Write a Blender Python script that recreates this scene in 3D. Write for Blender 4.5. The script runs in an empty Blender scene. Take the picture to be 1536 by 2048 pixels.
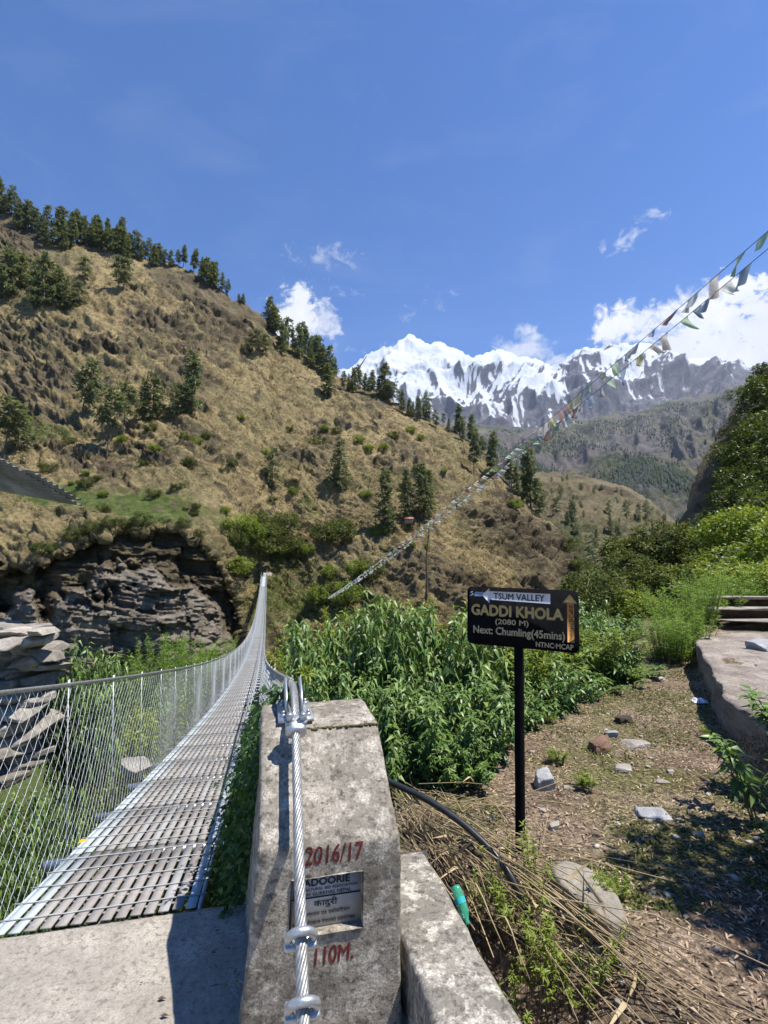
import bpy, math, random
import numpy as np
from mathutils import Vector, Matrix
rng = np.random.default_rng(7); random.seed(7)
scene = bpy.context.scene
COL = scene.collection

# ------------------------------------------------------------------ camera, sky, sun, exposure
F = 1000.0; PITCH = math.radians(6.05); CH = 1.65
cp, sp = math.cos(PITCH), math.sin(PITCH)
cam = bpy.data.cameras.new('camera'); camo = bpy.data.objects.new('camera', cam); COL.objects.link(camo)
cam.sensor_fit = 'VERTICAL'; cam.sensor_height = 24; cam.lens = 24 * F / 2048
cam.clip_start = 0.05; cam.clip_end = 40000
camo.location = (0, 0, CH); camo.rotation_euler = (math.pi / 2 + PITCH, 0, 0)
scene.camera = camo

SUN = np.array([0.40, -0.10, 0.90]); SUN /= np.linalg.norm(SUN)
sun_el = math.asin(SUN[2]); sun_az = math.atan2(SUN[0], SUN[1])
sl = bpy.data.lights.new('sun', 'SUN'); so = bpy.data.objects.new('sun', sl); COL.objects.link(so)
sl.energy = 5.0; sl.angle = math.radians(0.53); sl.color = (1.0, 0.955, 0.88)
so.rotation_euler = Vector(SUN).to_track_quat('Z', 'Y').to_euler()
so.location = (0, 0, 60)
vs = scene.view_settings
vs.view_transform = 'Standard'; vs.look = 'None'; vs.exposure = 0.76; vs.gamma = 1.0; vs.use_curve_mapping = False
scene.cycles.max_bounces = 8; scene.cycles.transparent_max_bounces = 12
scene.cycles.volume_bounces = 1; scene.cycles.use_denoising = True

def pix_dir(u, v):
    a = (np.asarray(u, float) - 768) / F; b = (1024 - np.asarray(v, float)) / F
    return np.stack([a, cp - b * sp + 0 * a, sp + b * cp + 0 * a], -1)
def PY(u, v, Y):                      # world point seen at (u,v) at world depth Y
    d = pix_dir(u, v); k = np.asarray(Y, float) / d[..., 1]
    return np.array([0, 0, CH]) + d * k[..., None]
def PZ(u, v, z):                      # world point seen at (u,v) at height z
    d = pix_dir(u, v); k = (z - CH) / d[..., 2]
    return np.array([0, 0, CH]) + d * k[..., None]
BD = np.array([-0.2257, 0.9742]); BR = np.array([0.9742, 0.2257])
def BW(s, t, z):                      # bridge frame -> world
    s, t, z = np.broadcast_arrays(np.asarray(s, float), np.asarray(t, float), np.asarray(z, float))
    return np.stack([s * BD[0] + t * BR[0], s * BD[1] + t * BR[1], z], -1)
def PS(u, v, s):                      # pixel on the plane s=const -> (t, z)
    d = pix_dir(u, v); k = s / (d[0] * BD[0] + d[1] * BD[1])
    p = d * k
    return p[0] * BR[0] + p[1] * BR[1], p[2] + CH

# world
w = bpy.data.worlds.new('World'); scene.world = w; w.use_nodes = True
nt = w.node_tree; nt.nodes.clear()
def WN(t, **k):
    n = nt.nodes.new(t)
    for a, b in k.items(): setattr(n, a, b)
    return n
sky = WN('ShaderNodeTexSky'); sky.sky_type = 'NISHITA'; sky.sun_disc = False
sky.sun_elevation = sun_el; sky.sun_rotation = sun_az; sky.altitude = 2000; sky.air_density = 1.0; sky.dust_density = 0.25; sky.ozone_density = 3.0
geo = WN('ShaderNodeTexCoord')
def wmath(op, a, b=None, clamp=False):
    n = WN('ShaderNodeMath', operation=op); n.use_clamp = clamp
    for i, x in enumerate((a, b)):
        if x is None: continue
        if isinstance(x, (int, float)): n.inputs[i].default_value = x
        else: nt.links.new(x, n.inputs[i])
    return n.outputs[0]
def wdot(vec):
    n = WN('ShaderNodeVectorMath', operation='DOT_PRODUCT'); n.inputs[1].default_value = tuple(vec)
    nt.links.new(geo.outputs['Generated'], n.inputs[0]); return n.outputs['Value']
def wnoise(scale, detail, rough, stretch=None, dist=0.0):
    n = WN('ShaderNodeTexNoise'); n.inputs['Scale'].default_value = scale; n.inputs['Detail'].default_value = detail
    n.inputs['Roughness'].default_value = rough; n.inputs['Distortion'].default_value = dist
    mp = WN('ShaderNodeMapping'); mp.inputs['Scale'].default_value = stretch or (1, 1, 1)
    nt.links.new(geo.outputs['Generated'], mp.inputs['Vector']); nt.links.new(mp.outputs[0], n.inputs['Vector'])
    return n.outputs['Fac']
nz = wnoise(10, 10, 0.62, None, 0.5); nz2 = wnoise(34, 9, 0.68, (1, 1, 1.4), 0.5); nzc = wnoise(5, 8, 0.6, (0.7, 1, 2.2), 1.0)
CLOUDS = [  # centre u,v, radii px, angle deg, gain, softness
    (1560, 670, 290, 125, 14, 1.5, 0.45), (1400, 700, 220, 85, 8, 1.25, 0.55), (1300, 660, 130, 60, -8, 1.05, 0.65), (1420, 630, 90, 60, 0, .9, .7),
    (590, 628, 75, 62, -28, 1.05, 0.6), (640, 640, 45, 50, 60, 0.7, 0.6), (1055, 700, 75, 45, 10, 0.7, 0.9), (1130, 730, 60, 32, 20, 0.7, 0.8),
    (660, 515, 90, 26, -12, 0.34, 1.1), (780, 590, 150, 24, -6, 0.4, 1.1), (1320, 430, 40, 16, 12, 0.5, 1.0),
    (1240, 490, 50, 22, 25, 0.5, 1.0), (740, 700, 110, 22, 0, 0.3, 1.0), (740, 590, 120, 22, -8, .35, 1.0), (880, 610, 70, 16, 10, 0.3, 1.0)]
tot = None
for (u, v, ru, rv, an, gain, soft) in CLOUDS:
    c = pix_dir(u, v); c = c / np.linalg.norm(c)
    r = pix_dir(u + 10, v); r = r / np.linalg.norm(r) - c; r /= np.linalg.norm(r)
    upv = np.cross(r, c); a = math.radians(an)
    ex = r * math.cos(a) + upv * math.sin(a); ey = -r * math.sin(a) + upv * math.cos(a)
    k = 1 / np.linalg.norm(pix_dir(u, v)) / F
    x = wmath('MULTIPLY', wmath('SUBTRACT', wdot(ex), float(c @ ex)), 1 / (ru * k * 1.0))
    y = wmath('MULTIPLY', wmath('SUBTRACT', wdot(ey), float(c @ ey)), 1 / (rv * k))
    r2 = wmath('ADD', wmath('MULTIPLY', x, x), wmath('MULTIPLY', y, y))
    front = wmath('GREATER_THAN', wdot(c), 0.2)
    nn = wmath('ADD', wmath('MULTIPLY', nz, 4.2), wmath('MULTIPLY', nz2, 3.0))
    if ru < 160 and gain < .6: m = wmath('ADD', wmath('SUBTRACT', .25, wmath('MULTIPLY', r2, .55)), wmath('MULTIPLY', wmath('SUBTRACT', nn, 3.7), 1.7))
    else: m = wmath('ADD', wmath('SUBTRACT', 1.0, r2), wmath('SUBTRACT', nn, 3.7))
    m = wmath('MULTIPLY', wmath('MULTIPLY', wmath('MULTIPLY', m, 1 / soft, True), gain), front)
    tot = m if tot is None else wmath('MAXIMUM', tot, m)
cir = wmath('MULTIPLY', wmath('SUBTRACT', nzc, 0.50), 0.22, True)     # thin high cirrus veil
tot = wmath('ADD', tot, cir, True)
mixc = WN('ShaderNodeMix', data_type='RGBA'); nt.links.new(tot, mixc.inputs['Factor'])
hsv = WN('ShaderNodeHueSaturation'); hsv.inputs['Saturation'].default_value = 1.34; hsv.inputs['Hue'].default_value = 0.508; hsv.inputs['Value'].default_value = 1.12
nt.links.new(sky.outputs[0], hsv.inputs['Color'])
nt.links.new(hsv.outputs[0], mixc.inputs[6]); 
cr = WN('ShaderNodeValToRGB'); cr.color_ramp.elements[0].position = 0.3; cr.color_ramp.elements[1].position = 0.62
cr.color_ramp.elements[0].color = (4.6, 4.9, 5.5, 1); cr.color_ramp.elements[1].color = (6.2, 6.2, 6.3, 1)
nt.links.new(nz, cr.inputs[0]); nt.links.new(cr.outputs[0], mixc.inputs[7])
bg = WN('ShaderNodeBackground'); bg.inputs['Strength'].default_value = 0.10
nt.links.new(mixc.outputs[2], bg.inputs['Color'])
wo = WN('ShaderNodeOutputWorld'); nt.links.new(bg.outputs[0], wo.inputs['Surface'])

# ------------------------------------------------------------------ helpers
def vn(p, seed=0):
    p = np.asarray(p, float); i = np.floor(p).astype(np.int64); f = p - i; f = f * f * f * (f * (f * 6 - 15) + 10)
    def h(dx, dy, dz):
        n = ((i[..., 0] + dx) * 374761393 + (i[..., 1] + dy) * 668265263 + (i[..., 2] + dz) * 1274126177 + seed * 982451653) & 0xffffffff
        n = ((n ^ (n >> 13)) * 1103515245) & 0xffffffff; n = ((n ^ (n >> 15)) * 1597334677) & 0xffffffff; n ^= n >> 16
        return n / 2147483648.0 - 1
    fx, fy, fz = f[..., 0], f[..., 1], f[..., 2]
    def L(a, b, t): return a + (b - a) * t
    return L(L(L(h(0,0,0), h(1,0,0), fx), L(h(0,1,0), h(1,1,0), fx), fy), L(L(h(0,0,1), h(1,0,1), fx), L(h(0,1,1), h(1,1,1), fx), fy), fz)
ROT = np.array([[0.36, 0.48, -0.8], [-0.8, 0.6, 0.0], [0.48, 0.64, 0.6]])
def fbm(p, o=4, seed=0, gain=0.5):
    a = 1.0; s = 0.0; t = 0.0; p = np.asarray(p, float)
    for k in range(o):
        s = s + a * vn(p, seed + k * 17); t += a; a *= gain; p = (p @ ROT.T) * 2.03 + 3.1
    return s / t
def ridged(p, o=4, seed=0, gain=0.5):
    a = 1.0; s = 0.0; t = 0.0; p = np.asarray(p, float)
    for k in range(o):
        s = s + a * (1 - 2 * np.abs(vn(p, seed + k * 17))); t += a; a *= gain; p = (p @ ROT.T) * 2.07 + 1.7
    return s / t
def cell(p, seed=0):
    i = np.floor(np.asarray(p, float)).astype(np.int64)
    n = (i[..., 0] * 374761393 + i[..., 1] * 668265263 + i[..., 2] * 1274126177 + seed * 982451653) & 0xffffffff
    n = ((n ^ (n >> 13)) * 1103515245) & 0xffffffff; n = ((n ^ (n >> 15)) * 1597334677) & 0xffffffff; n ^= n >> 16
    return n / 2147483648.0 - 1
def blocks(P, sc, seed, tilt=0.0):     # fractured, bedded rock: random offsets per joint block
    q = P.copy(); q[..., 2] = P[..., 2] + tilt * P[..., 0]; wv = np.stack([fbm(P / (sc[0] * 1.5), 3, seed + i) for i in range(3)], -1)
    return cell((q / np.array(sc)) + wv * .8, seed)
def sstep(a, b, x):
    t = np.clip((np.asarray(x, float) - a) / (b - a), 0, 1); return t * t * (3 - 2 * t)

class MB:                             # collects geometry, links it as ONE mesh object
    def __init__(s): s.v = []; s.f = {}; s.n = 0; s.t = []
    def add(s, v, f, tint=0.5):
        v = np.asarray(v, float).reshape(-1, 3); fs = f if isinstance(f, list) else [f]
        for q in fs:
            q = np.asarray(q, np.int64)
            if q.size: s.f.setdefault(q.shape[1], []).append(q + s.n)
        s.v.append(v); s.t.append(np.broadcast_to(np.asarray(tint, float), (len(v),))); s.n += len(v); return s
    def box(s, c, sz, R=None, tint=0.5):
        x = np.array([[i, j, k] for i in (-.5, .5) for j in (-.5, .5) for k in (-.5, .5)]) * np.asarray(sz)
        if R is not None: x = x @ np.asarray(R).T
        return s.add(x + np.asarray(c), BOXF, tint)
    def tube(s, pts, r, n=6, cap=True, tint=0.5):
        v, f = tube(pts, r, n, cap); return s.add(v, f, tint)
    def data(s, name, mat, smooth=False):
        me = bpy.data.meshes.new(name); V = np.concatenate(s.v) if s.v else np.zeros((0, 3))
        me.vertices.add(len(V)); me.vertices.foreach_set('co', V.astype(np.float32).ravel())
        idx = []; st = []; tt = []; o = 0
        for k, l in s.f.items():
            q = np.concatenate(l); idx.append(q.ravel()); st.append(o + np.arange(len(q)) * k); tt.append(np.full(len(q), k)); o += q.size
        idx = np.concatenate(idx); st = np.concatenate(st); tt = np.concatenate(tt)
        me.loops.add(len(idx)); me.loops.foreach_set('vertex_index', idx.astype(np.int32))
        me.polygons.add(len(st)); me.polygons.foreach_set('loop_start', st.astype(np.int32)); me.polygons.foreach_set('loop_total', tt.astype(np.int32))
        if smooth: me.polygons.foreach_set('use_smooth', np.ones(len(st), bool))
        at = me.attributes.new('tint', 'FLOAT', 'POINT'); at.data.foreach_set('value', np.concatenate(s.t).astype(np.float32))
        me.update(calc_edges=True); me.validate()
        if mat: me.materials.append(mat)
        return me
    def build(s, name, mat, parent=None, smooth=False, loc=None):
        return mk(name, s.data(name, mat, smooth), parent, loc)
BOXF = np.array([[0, 1, 3, 2], [4, 6, 7, 5], [0, 4, 5, 1], [2, 3, 7, 6], [0, 2, 6, 4], [1, 5, 7, 3]])
def mk(name, data, parent=None, loc=None):
    o = bpy.data.objects.new(name, data); COL.objects.link(o)
    if parent: o.parent = parent
    if loc is not None: o.location = loc
    return o
def empty(name, loc=(0, 0, 0), rz=0.0):
    o = bpy.data.objects.new(name, None); COL.objects.link(o); o.location = loc; o.rotation_euler = (0, 0, rz); o.empty_display_size = 0.2
    return o
def tag(o, label=None, cat=None, group=None, kind=None):
    if label: o['label'] = label
    if cat: o['category'] = cat
    if group: o['group'] = group
    if kind: o['kind'] = kind
    return o
def copy_tree(o, parent=None):
    c = o.copy(); COL.objects.link(c); c.parent = parent
    for ch in [x for x in o.children]: copy_tree(ch, c)
    return c
def tube(pts, r, n=6, cap=True):
    P = np.asarray(pts, float); m = len(P); r = np.broadcast_to(np.asarray(r, float), (m,))
    T = np.gradient(P, axis=0); T /= np.linalg.norm(T, axis=1)[:, None] + 1e-12
    u = np.array([0.0, 0, 1]) if abs(T[0][2]) < .9 else np.array([1.0, 0, 0])
    U = np.zeros_like(P); u = u - T[0] * (u @ T[0]); u /= np.linalg.norm(u)
    for i in range(m):
        u = u - T[i] * (u @ T[i]); u /= np.linalg.norm(u) + 1e-12; U[i] = u
    W = np.cross(T, U); a = np.arange(n) / n * 2 * math.pi
    V = P[:, None] + r[:, None, None] * (np.cos(a)[None, :, None] * U[:, None] + np.sin(a)[None, :, None] * W[:, None])
    V = V.reshape(-1, 3); i = np.arange(m - 1)[:, None] * n; j = np.arange(n)[None]; j2 = (j + 1) % n
    f = [np.stack([i + j, i + j2, i + n + j2, i + n + j], -1).reshape(-1, 4)]
    if cap: f.append(np.array([list(range(n - 1, -1, -1)), [(m - 1) * n + k for k in range(n)]]))
    return V, f
def tubes_batch(A, B, r, n=3):        # many straight tubes A->B as arrays
    A = np.asarray(A, float); B = np.asarray(B, float); N = len(A); T = B - A; T /= np.linalg.norm(T, axis=1)[:, None] + 1e-12
    u = np.where(np.abs(T[:, 2:3]) < .9, [[0., 0, 1]], [[1., 0, 0]]); u = u - T * (u * T).sum(1)[:, None]; u /= np.linalg.norm(u, axis=1)[:, None]
    W = np.cross(T, u); a = np.arange(n) / n * 2 * math.pi; r = np.broadcast_to(np.asarray(r, float), (N,))
    ring = r[:, None, None] * (np.cos(a)[None, :, None] * u[:, None] + np.sin(a)[None, :, None] * W[:, None])
    V = np.concatenate([A[:, None] + ring, B[:, None] + ring * .75], 1).reshape(-1, 3)
    b = np.arange(N)[:, None, None] * 2 * n; j = np.arange(n)[None, :, None]
    f = np.concatenate([b + j, b + (j + 1) % n, b + n + (j + 1) % n, b + n + j], 2).reshape(-1, 4)
    return V, f
def grid_faces(nr, nc):
    i = np.arange(nr - 1)[:, None] * nc + np.arange(nc - 1)[None]; i = i.ravel()
    return np.stack([i, i + 1, i + nc + 1, i + nc], 1)
def norm(v): return v / (np.linalg.norm(v, axis=-1, keepdims=True) + 1e-12)
def leaves(pos, dirn, nrm, L, W, tint, fold=0.25, curl=0.15):
    # pointed leaf folded on its midrib: base, left, right, mid, left2,right2, tip
    pos = np.asarray(pos, float); N = len(pos); d = norm(dirn); n = nrm - d * (nrm * d).sum(1)[:, None]; n = norm(n); s = np.cross(d, n)
    L = np.broadcast_to(np.asarray(L, float), (N,))[:, None]; W = np.broadcast_to(np.asarray(W, float), (N,))[:, None]
    b = pos; m = pos + d * L * .42 + n * L * curl * .4; t = pos + d * L - n * L * curl
    l = pos + d * L * .36 + s * W * .5 + n * W * fold + n * L * curl * .35; r = pos + d * L * .36 - s * W * .5 + n * W * fold + n * L * curl * .35
    V = np.stack([b, l, r, m, t], 1).reshape(-1, 3); o = np.arange(N)[:, None] * 5
    f = (o[:, None] + np.array([[0, 3, 1], [0, 2, 3], [3, 4, 1], [3, 2, 4]])[None]).reshape(-1, 3)
    return V, f, np.repeat(np.broadcast_to(tint, (N,)), 5)
def rand_unit(n): return norm(rng.normal(size=(n, 3)))
def rock_mesh(mb, c, size, seed, amp=.28, sub=2, R=None, flat=1.0, tint=.5):
    if sub not in ICO:
        import bmesh
        bm = bmesh.new(); bmesh.ops.create_icosphere(bm, subdivisions=sub + 2, radius=1); bm.verts.ensure_lookup_table()
        ICO[sub] = (np.array([v.co[:] for v in bm.verts]), np.array([[v.index for v in f.verts] for f in bm.faces])); bm.free()
    V, f = ICO[sub]; r = np.random.default_rng(seed + 5)
    ax = np.array([[1, 0, 0], [-1, 0, 0], [0, 1, 0], [0, -1, 0], [0, 0, 1], [0, 0, -1]], float); pn = norm(np.concatenate([ax + r.normal(0, .55 * amp, (6, 3)), r.normal(size=(9, 3))]))
    ph = np.r_[r.uniform(.82, 1.0, 6), r.uniform(.85, 1.25, 9)]
    dd = V @ pn.T; rad = np.min(np.where(dd > 1e-3, ph / np.maximum(dd, 1e-3), 9), 1); V = V * rad[:, None]
    V = V * (1 + .16 * amp * fbm(V * 2.2 + seed * 1.7, 4, seed))[:, None]
    V[:, 2] *= flat; V = V * np.asarray(size) * .5
    if R is not None: V = V @ np.asarray(R).T
    mb.add(V + np.asarray(c), f, tint); return mb
ICO = {}
def Rz(a): c, s = math.cos(a), math.sin(a); return np.array([[c, -s, 0], [s, c, 0], [0, 0, 1]])
def Rx(a): c, s = math.cos(a), math.sin(a); return np.array([[1, 0, 0], [0, c, -s], [0, s, c]])
def Ry(a): c, s = math.cos(a), math.sin(a); return np.array([[c, 0, s], [0, 1, 0], [-s, 0, c]])

# ------------------------------------------------------------------ materials
class NT:
    def __init__(s, name):
        s.m = bpy.data.materials.new(name); s.m.use_nodes = True; s.t = s.m.node_tree; s.t.nodes.clear()
        s.out = s.n('ShaderNodeOutputMaterial'); s.b = s.n('ShaderNodeBsdfPrincipled'); s.l(s.b.outputs[0], s.out.inputs[0])
        s.tc = s.n('ShaderNodeTexCoord')
    def n(s, t, **k):
        x = s.t.nodes.new(t)
        for a, b in k.items(): setattr(x, a, b)
        return x
    def l(s, a, b): s.t.links.new(a, b)
    def set(s, inp, x):
        if isinstance(x, (int, float)): inp.default_value = x
        elif isinstance(x, (tuple, list)): inp.default_value = tuple(x) + ((1,) if len(x) == 3 and inp.type == 'RGBA' else ())
        else: s.l(x, inp)
    def noise(s, scale, detail=6, rough=.55, stretch=None, dist=0, rot=None, coord='Object'):
        x = s.n('ShaderNodeTexNoise'); x.inputs['Scale'].default_value = scale; x.inputs['Detail'].default_value = detail
        x.inputs['Roughness'].default_value = rough; x.inputs['Distortion'].default_value = dist
        v = s.tc.outputs[coord]
        if stretch or rot:
            mp = s.n('ShaderNodeMapping'); mp.inputs['Scale'].default_value = stretch or (1, 1, 1); mp.inputs['Rotation'].default_value = rot or (0, 0, 0)
            s.l(v, mp.inputs[0]); v = mp.outputs[0]
        s.l(v, x.inputs['Vector']); return x.outputs['Fac']
    def vor(s, scale, feat='F1'):
        x = s.n('ShaderNodeTexVoronoi'); x.feature = feat; x.inputs['Scale'].default_value = scale; s.l(s.tc.outputs['Object'], x.inputs['Vector']); return x.outputs['Distance']
    def ramp(s, fac, stops, interp='LINEAR'):
        x = s.n('ShaderNodeValToRGB'); e = x.color_ramp.elements; x.color_ramp.interpolation = interp
        while len(e) < len(stops): e.new(.5)
        for q, (p, c) in zip(e, stops): q.position = p; q.color = tuple(c) + (1,) if len(c) == 3 else c
        s.l(fac, x.inputs[0]); return x.outputs[0]
    def math(s, op, a, b=0.0, clamp=False):
        x = s.n('ShaderNodeMath', operation=op); x.use_clamp = clamp; s.set(x.inputs[0], a); s.set(x.inputs[1], b); return x.outputs[0]
    def mix(s, f, a, b, blend='MIX'):
        x = s.n('ShaderNodeMix', data_type='RGBA', blend_type=blend); s.set(x.inputs['Factor'], f); s.set(x.inputs[6], a); s.set(x.inputs[7], b); return x.outputs[2]
    def attr(s, name): x = s.n('ShaderNodeAttribute'); x.attribute_name = name; return x.outputs['Fac']
    def bump(s, h, strength=.5, dist=.02):
        x = s.n('ShaderNodeBump'); x.inputs['Strength'].default_value = strength; x.inputs['Distance'].default_value = dist; s.l(h, x.inputs['Height']); s.l(x.outputs[0], s.b.inputs['Normal'])
    def fin(s, col, rough=.8, metal=0., spec=.3):
        s.set(s.b.inputs['Base Color'], col); s.set(s.b.inputs['Roughness'], rough); s.b.inputs['Metallic'].default_value = metal
        s.b.inputs['Specular IOR Level'].default_value = spec; return s.m
def simple(name, stops, scale=8, detail=6, rough=.8, bump=0., bscale=None, bdist=.01, metal=0., spec=.3, stretch=None, tint=None, dist=0):
    m = NT(name); c = m.ramp(m.noise(scale, detail, .6, stretch, dist), stops)
    if tint: c = m.mix(1.0, c, m.ramp(m.attr('tint'), tint), 'MULTIPLY')
    if bump: m.bump(m.noise(bscale or scale * 2, 8, .65, stretch), bump, bdist)
    return m.fin(c, rough, metal, spec)
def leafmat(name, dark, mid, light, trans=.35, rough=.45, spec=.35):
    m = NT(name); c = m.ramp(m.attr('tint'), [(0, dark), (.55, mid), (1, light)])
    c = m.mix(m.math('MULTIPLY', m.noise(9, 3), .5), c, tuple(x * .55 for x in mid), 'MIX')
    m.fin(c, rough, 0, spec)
    tr = m.n('ShaderNodeBsdfTranslucent'); m.l(m.mix(1, c, (1.25, 1.15, .55), 'MULTIPLY'), tr.inputs[0])
    ms = m.n('ShaderNodeMixShader'); ms.inputs[0].default_value = trans; m.l(m.b.outputs[0], ms.inputs[1]); m.l(tr.outputs[0], ms.inputs[2]); m.l(ms.outputs[0], m.out.inputs[0])
    return m.m
MT = {}
def concrete(name, base, light, dark, lich, lamt):
    m = NT(name)
    c = m.ramp(m.noise(2.6, 10, .72), [(.32, dark), (.47, tuple(x * .72 for x in base)), (.56, base), (.68, light)])
    c = m.mix(m.ramp(m.noise(7, 10, .78, (1, 1, .45)), [(.50, (0, 0, 0)), (.66, (.85, .85, .85))]), c, tuple(x * .5 for x in base))
    c = m.mix(m.ramp(m.noise(38, 7, .7), [(.38, (0, 0, 0)), (.50, (.0, .0, .0)), (.62, (.95, .95, .95))]), c, tuple(x * .45 for x in dark))
    c = m.mix(m.math('MULTIPLY', m.ramp(m.noise(14, 9, .75), [(.5, (0, 0, 0)), (.62, (1, 1, 1))]), lamt), c, lich)
    c = m.mix(m.ramp(m.noise(120, 3, .6), [(.35, (.7, .7, .7)), (.6, (0, 0, 0))]), c, tuple(x * .55 for x in base))
    h = m.math('ADD', m.noise(60, 8, .7), m.math('MULTIPLY', m.noise(9, 6, .6), 2.0)); m.bump(h, .55, .012)
    return m.fin(c, .9, 0, .2)
MT['pillar'] = concrete('weathered_concrete', (.32, .283, .232), (.47, .42, .352), (.13, .115, .09), (.64, .585, .51), .7)
MT['parapet'] = concrete('lichen_concrete', (.30, .275, .235), (.42, .385, .335), (.15, .14, .12), (.70, .65, .56), .9)
MT['slab'] = concrete('slab_concrete', (.44, .395, .335), (.51, .46, .395), (.35, .31, .26), (.54, .49, .425), .5)
MT['galv'] = simple('galvanised_steel', [(.3, (.42, .44, .46)), (.7, (.62, .65, .68))], 30, 5, .42, metal=.75, spec=.5, bump=.08)
MT['wire'] = simple('galvanised_wire', [(.3, (.50, .52, .54)), (.7, (.68, .70, .72))], 5, 3, .5, metal=.35, spec=.5)
MT['rope'] = simple('steel_rope', [(.3, (.22, .22, .21)), (.7, (.42, .42, .41))], 60, 5, .45, metal=.6, spec=.5)
MT['clamp'] = simple('cast_steel', [(.3, (.36, .37, .38)), (.7, (.54, .55, .56))], 40, 5, .38, metal=.7, spec=.5, bump=.15)
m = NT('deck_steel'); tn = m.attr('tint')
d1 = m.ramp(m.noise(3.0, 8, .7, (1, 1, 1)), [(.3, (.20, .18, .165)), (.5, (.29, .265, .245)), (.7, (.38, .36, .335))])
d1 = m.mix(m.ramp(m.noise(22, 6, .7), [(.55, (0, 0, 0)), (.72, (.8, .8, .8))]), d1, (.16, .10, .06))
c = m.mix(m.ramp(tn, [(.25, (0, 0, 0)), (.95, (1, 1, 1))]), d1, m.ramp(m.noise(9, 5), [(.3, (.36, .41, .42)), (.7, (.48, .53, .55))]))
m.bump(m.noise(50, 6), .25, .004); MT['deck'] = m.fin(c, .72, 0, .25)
MT['black'] = simple('black_paint', [(.3, (.005, .005, .006)), (.7, (.011, .011, .012))], 20, 5, .9, spec=.03, bump=.1)
MT['gold'] = simple('gold_paint', [(.3, (.36, .24, .085)), (.7, (.50, .34, .13))], 25, 5, .6)
MT['tan'] = simple('tan_paint', [(.3, (.36, .27, .15)), (.7, (.46, .36, .21))], 25, 5, .6)
MT['white'] = simple('white_paint', [(.3, (.60, .60, .64)), (.7, (.72, .72, .76))], 25, 5, .6)
MT['navy'] = simple('dark_lettering', [(.3, (.008, .008, .012)), (.7, (.015, .015, .02))], 25, 5, .6)
MT['orange'] = simple('orange_paint', [(.3, (.50, .22, .06)), (.7, (.58, .28, .09))], 25, 5, .6)
MT['blue'] = simple('blue_paint', [(.3, (.02, .07, .22)), (.7, (.035, .10, .28))], 25, 5, .6)
MT['red'] = simple('red_paint', [(.25, (.04, .014, .012)), (.5, (.12, .014, .012)), (.8, (.22, .03, .025))], 40, 6, .7)
MT['plaque'] = simple('marble_plaque', [(.25, (.36, .34, .32)), (.7, (.54, .52, .50))], 12, 8, .5, bump=.05)
MT['hdpe'] = simple('black_plastic', [(.3, (.012, .013, .015)), (.7, (.025, .027, .03))], 20, 5, .38, spec=.5)
MT['tin'] = simple('roof_tin', [(.25, (.10, .085, .07)), (.5, (.20, .185, .165)), (.75, (.34, .33, .31))], 2.5, 6, .6, metal=.15)
MT['mossy'] = simple('mossy_crack', [(.3, (.05, .045, .015)), (.7, (.12, .10, .03))], 30, 6, .95, bump=.8)
MT['bark'] = simple('bark', [(.3, (.06, .045, .035)), (.7, (.17, .13, .10))], 3, 8, .9, bump=.6, bscale=8, bdist=.1, stretch=(4, 4, 1))
MT['stem'] = simple('green_stem', [(.3, (.07, .08, .03)), (.7, (.16, .15, .07))], 9, 5, .7)
MT['needles'] = leafmat('pine_needles', (.085, .112, .068), (.175, .215, .125), (.31, .335, .19), .36, .6, .2)
MT['farwood'] = leafmat('distant_foliage', (.02, .03, .018), (.035, .05, .03), (.06, .075, .04), .1, .7, .1)
MT['leaf'] = leafmat('nettle_leaf', (.04, .085, .018), (.10, .18, .038), (.25, .35, .09), .16, .42, .4)
MT['leafb'] = leafmat('bright_leaf', (.10, .15, .02), (.21, .28, .04), (.36, .43, .085), .38)
MT['leafo'] = leafmat('olive_leaf', (.05, .07, .018), (.125, .15, .04), (.22, .24, .07), .3, .6, .2)
MT['leafd'] = leafmat('dark_leaf', (.04, .06, .014), (.095, .13, .027), (.20, .235, .055), .35)  # dark green leaf tones
MT['vine'] = leafmat('vine_leaf', (.025, .065, .018), (.05, .115, .028), (.10, .19, .05), .3)
MT['fern'] = leafmat('fern_leaf', (.11, .20, .03), (.20, .33, .05), (.32, .46, .09), .4)
MT['straw'] = simple('dry_straw', [(.3, (.24, .18, .10)), (.7, (.48, .39, .24))], 4, 5, .7, tint=[(0, (.30, .26, .23)), (.6, (1, 1, 1)), (1, (1.15, 1.1, 1))])
MT['litter'] = simple('leaf_litter', [(.3, (.26, .185, .125)), (.7, (.50, .39, .27))], 6, 5, .8, tint=[(0, (.35, .3, .26)), (.7, (1, 1, 1)), (1, (1.2, 1.15, 1.05))])
MT['tuft'] = simple('dry_grass', [(.3, (.26, .195, .095)), (.7, (.45, .35, .185))], .2, 4, .85, tint=[(0, (.42, .40, .28)), (.5, (.85, .82, .70)), (1, (1.15, 1.1, 1.0))])
def rockmat(name, stops, scale=3, stretch=None, b=.7, bd=.03):
    m = NT(name); c = m.ramp(m.noise(scale, 9, .65, stretch), stops)
    c = m.mix(m.ramp(m.noise(scale * 9, 6, .7), [(.5, (0, 0, 0)), (.7, (.6, .6, .6))]), c, tuple(x * .5 for x in stops[0][1]))
    c = m.mix(1.0, c, m.ramp(m.attr('tint'), [(0, (.6, .58, .56)), (.5, (1, 1, 1)), (1, (1.35, 1.33, 1.3))]), 'MULTIPLY')
    m.bump(m.noise(scale * 4, 9, .7, stretch), b, bd); return m.fin(c, .88, 0, .25)
MT['stone'] = rockmat('grey_stone', [(.3, (.20, .18, .155)), (.55, (.36, .33, .285)), (.75, (.50, .46, .40))], 4)
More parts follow.
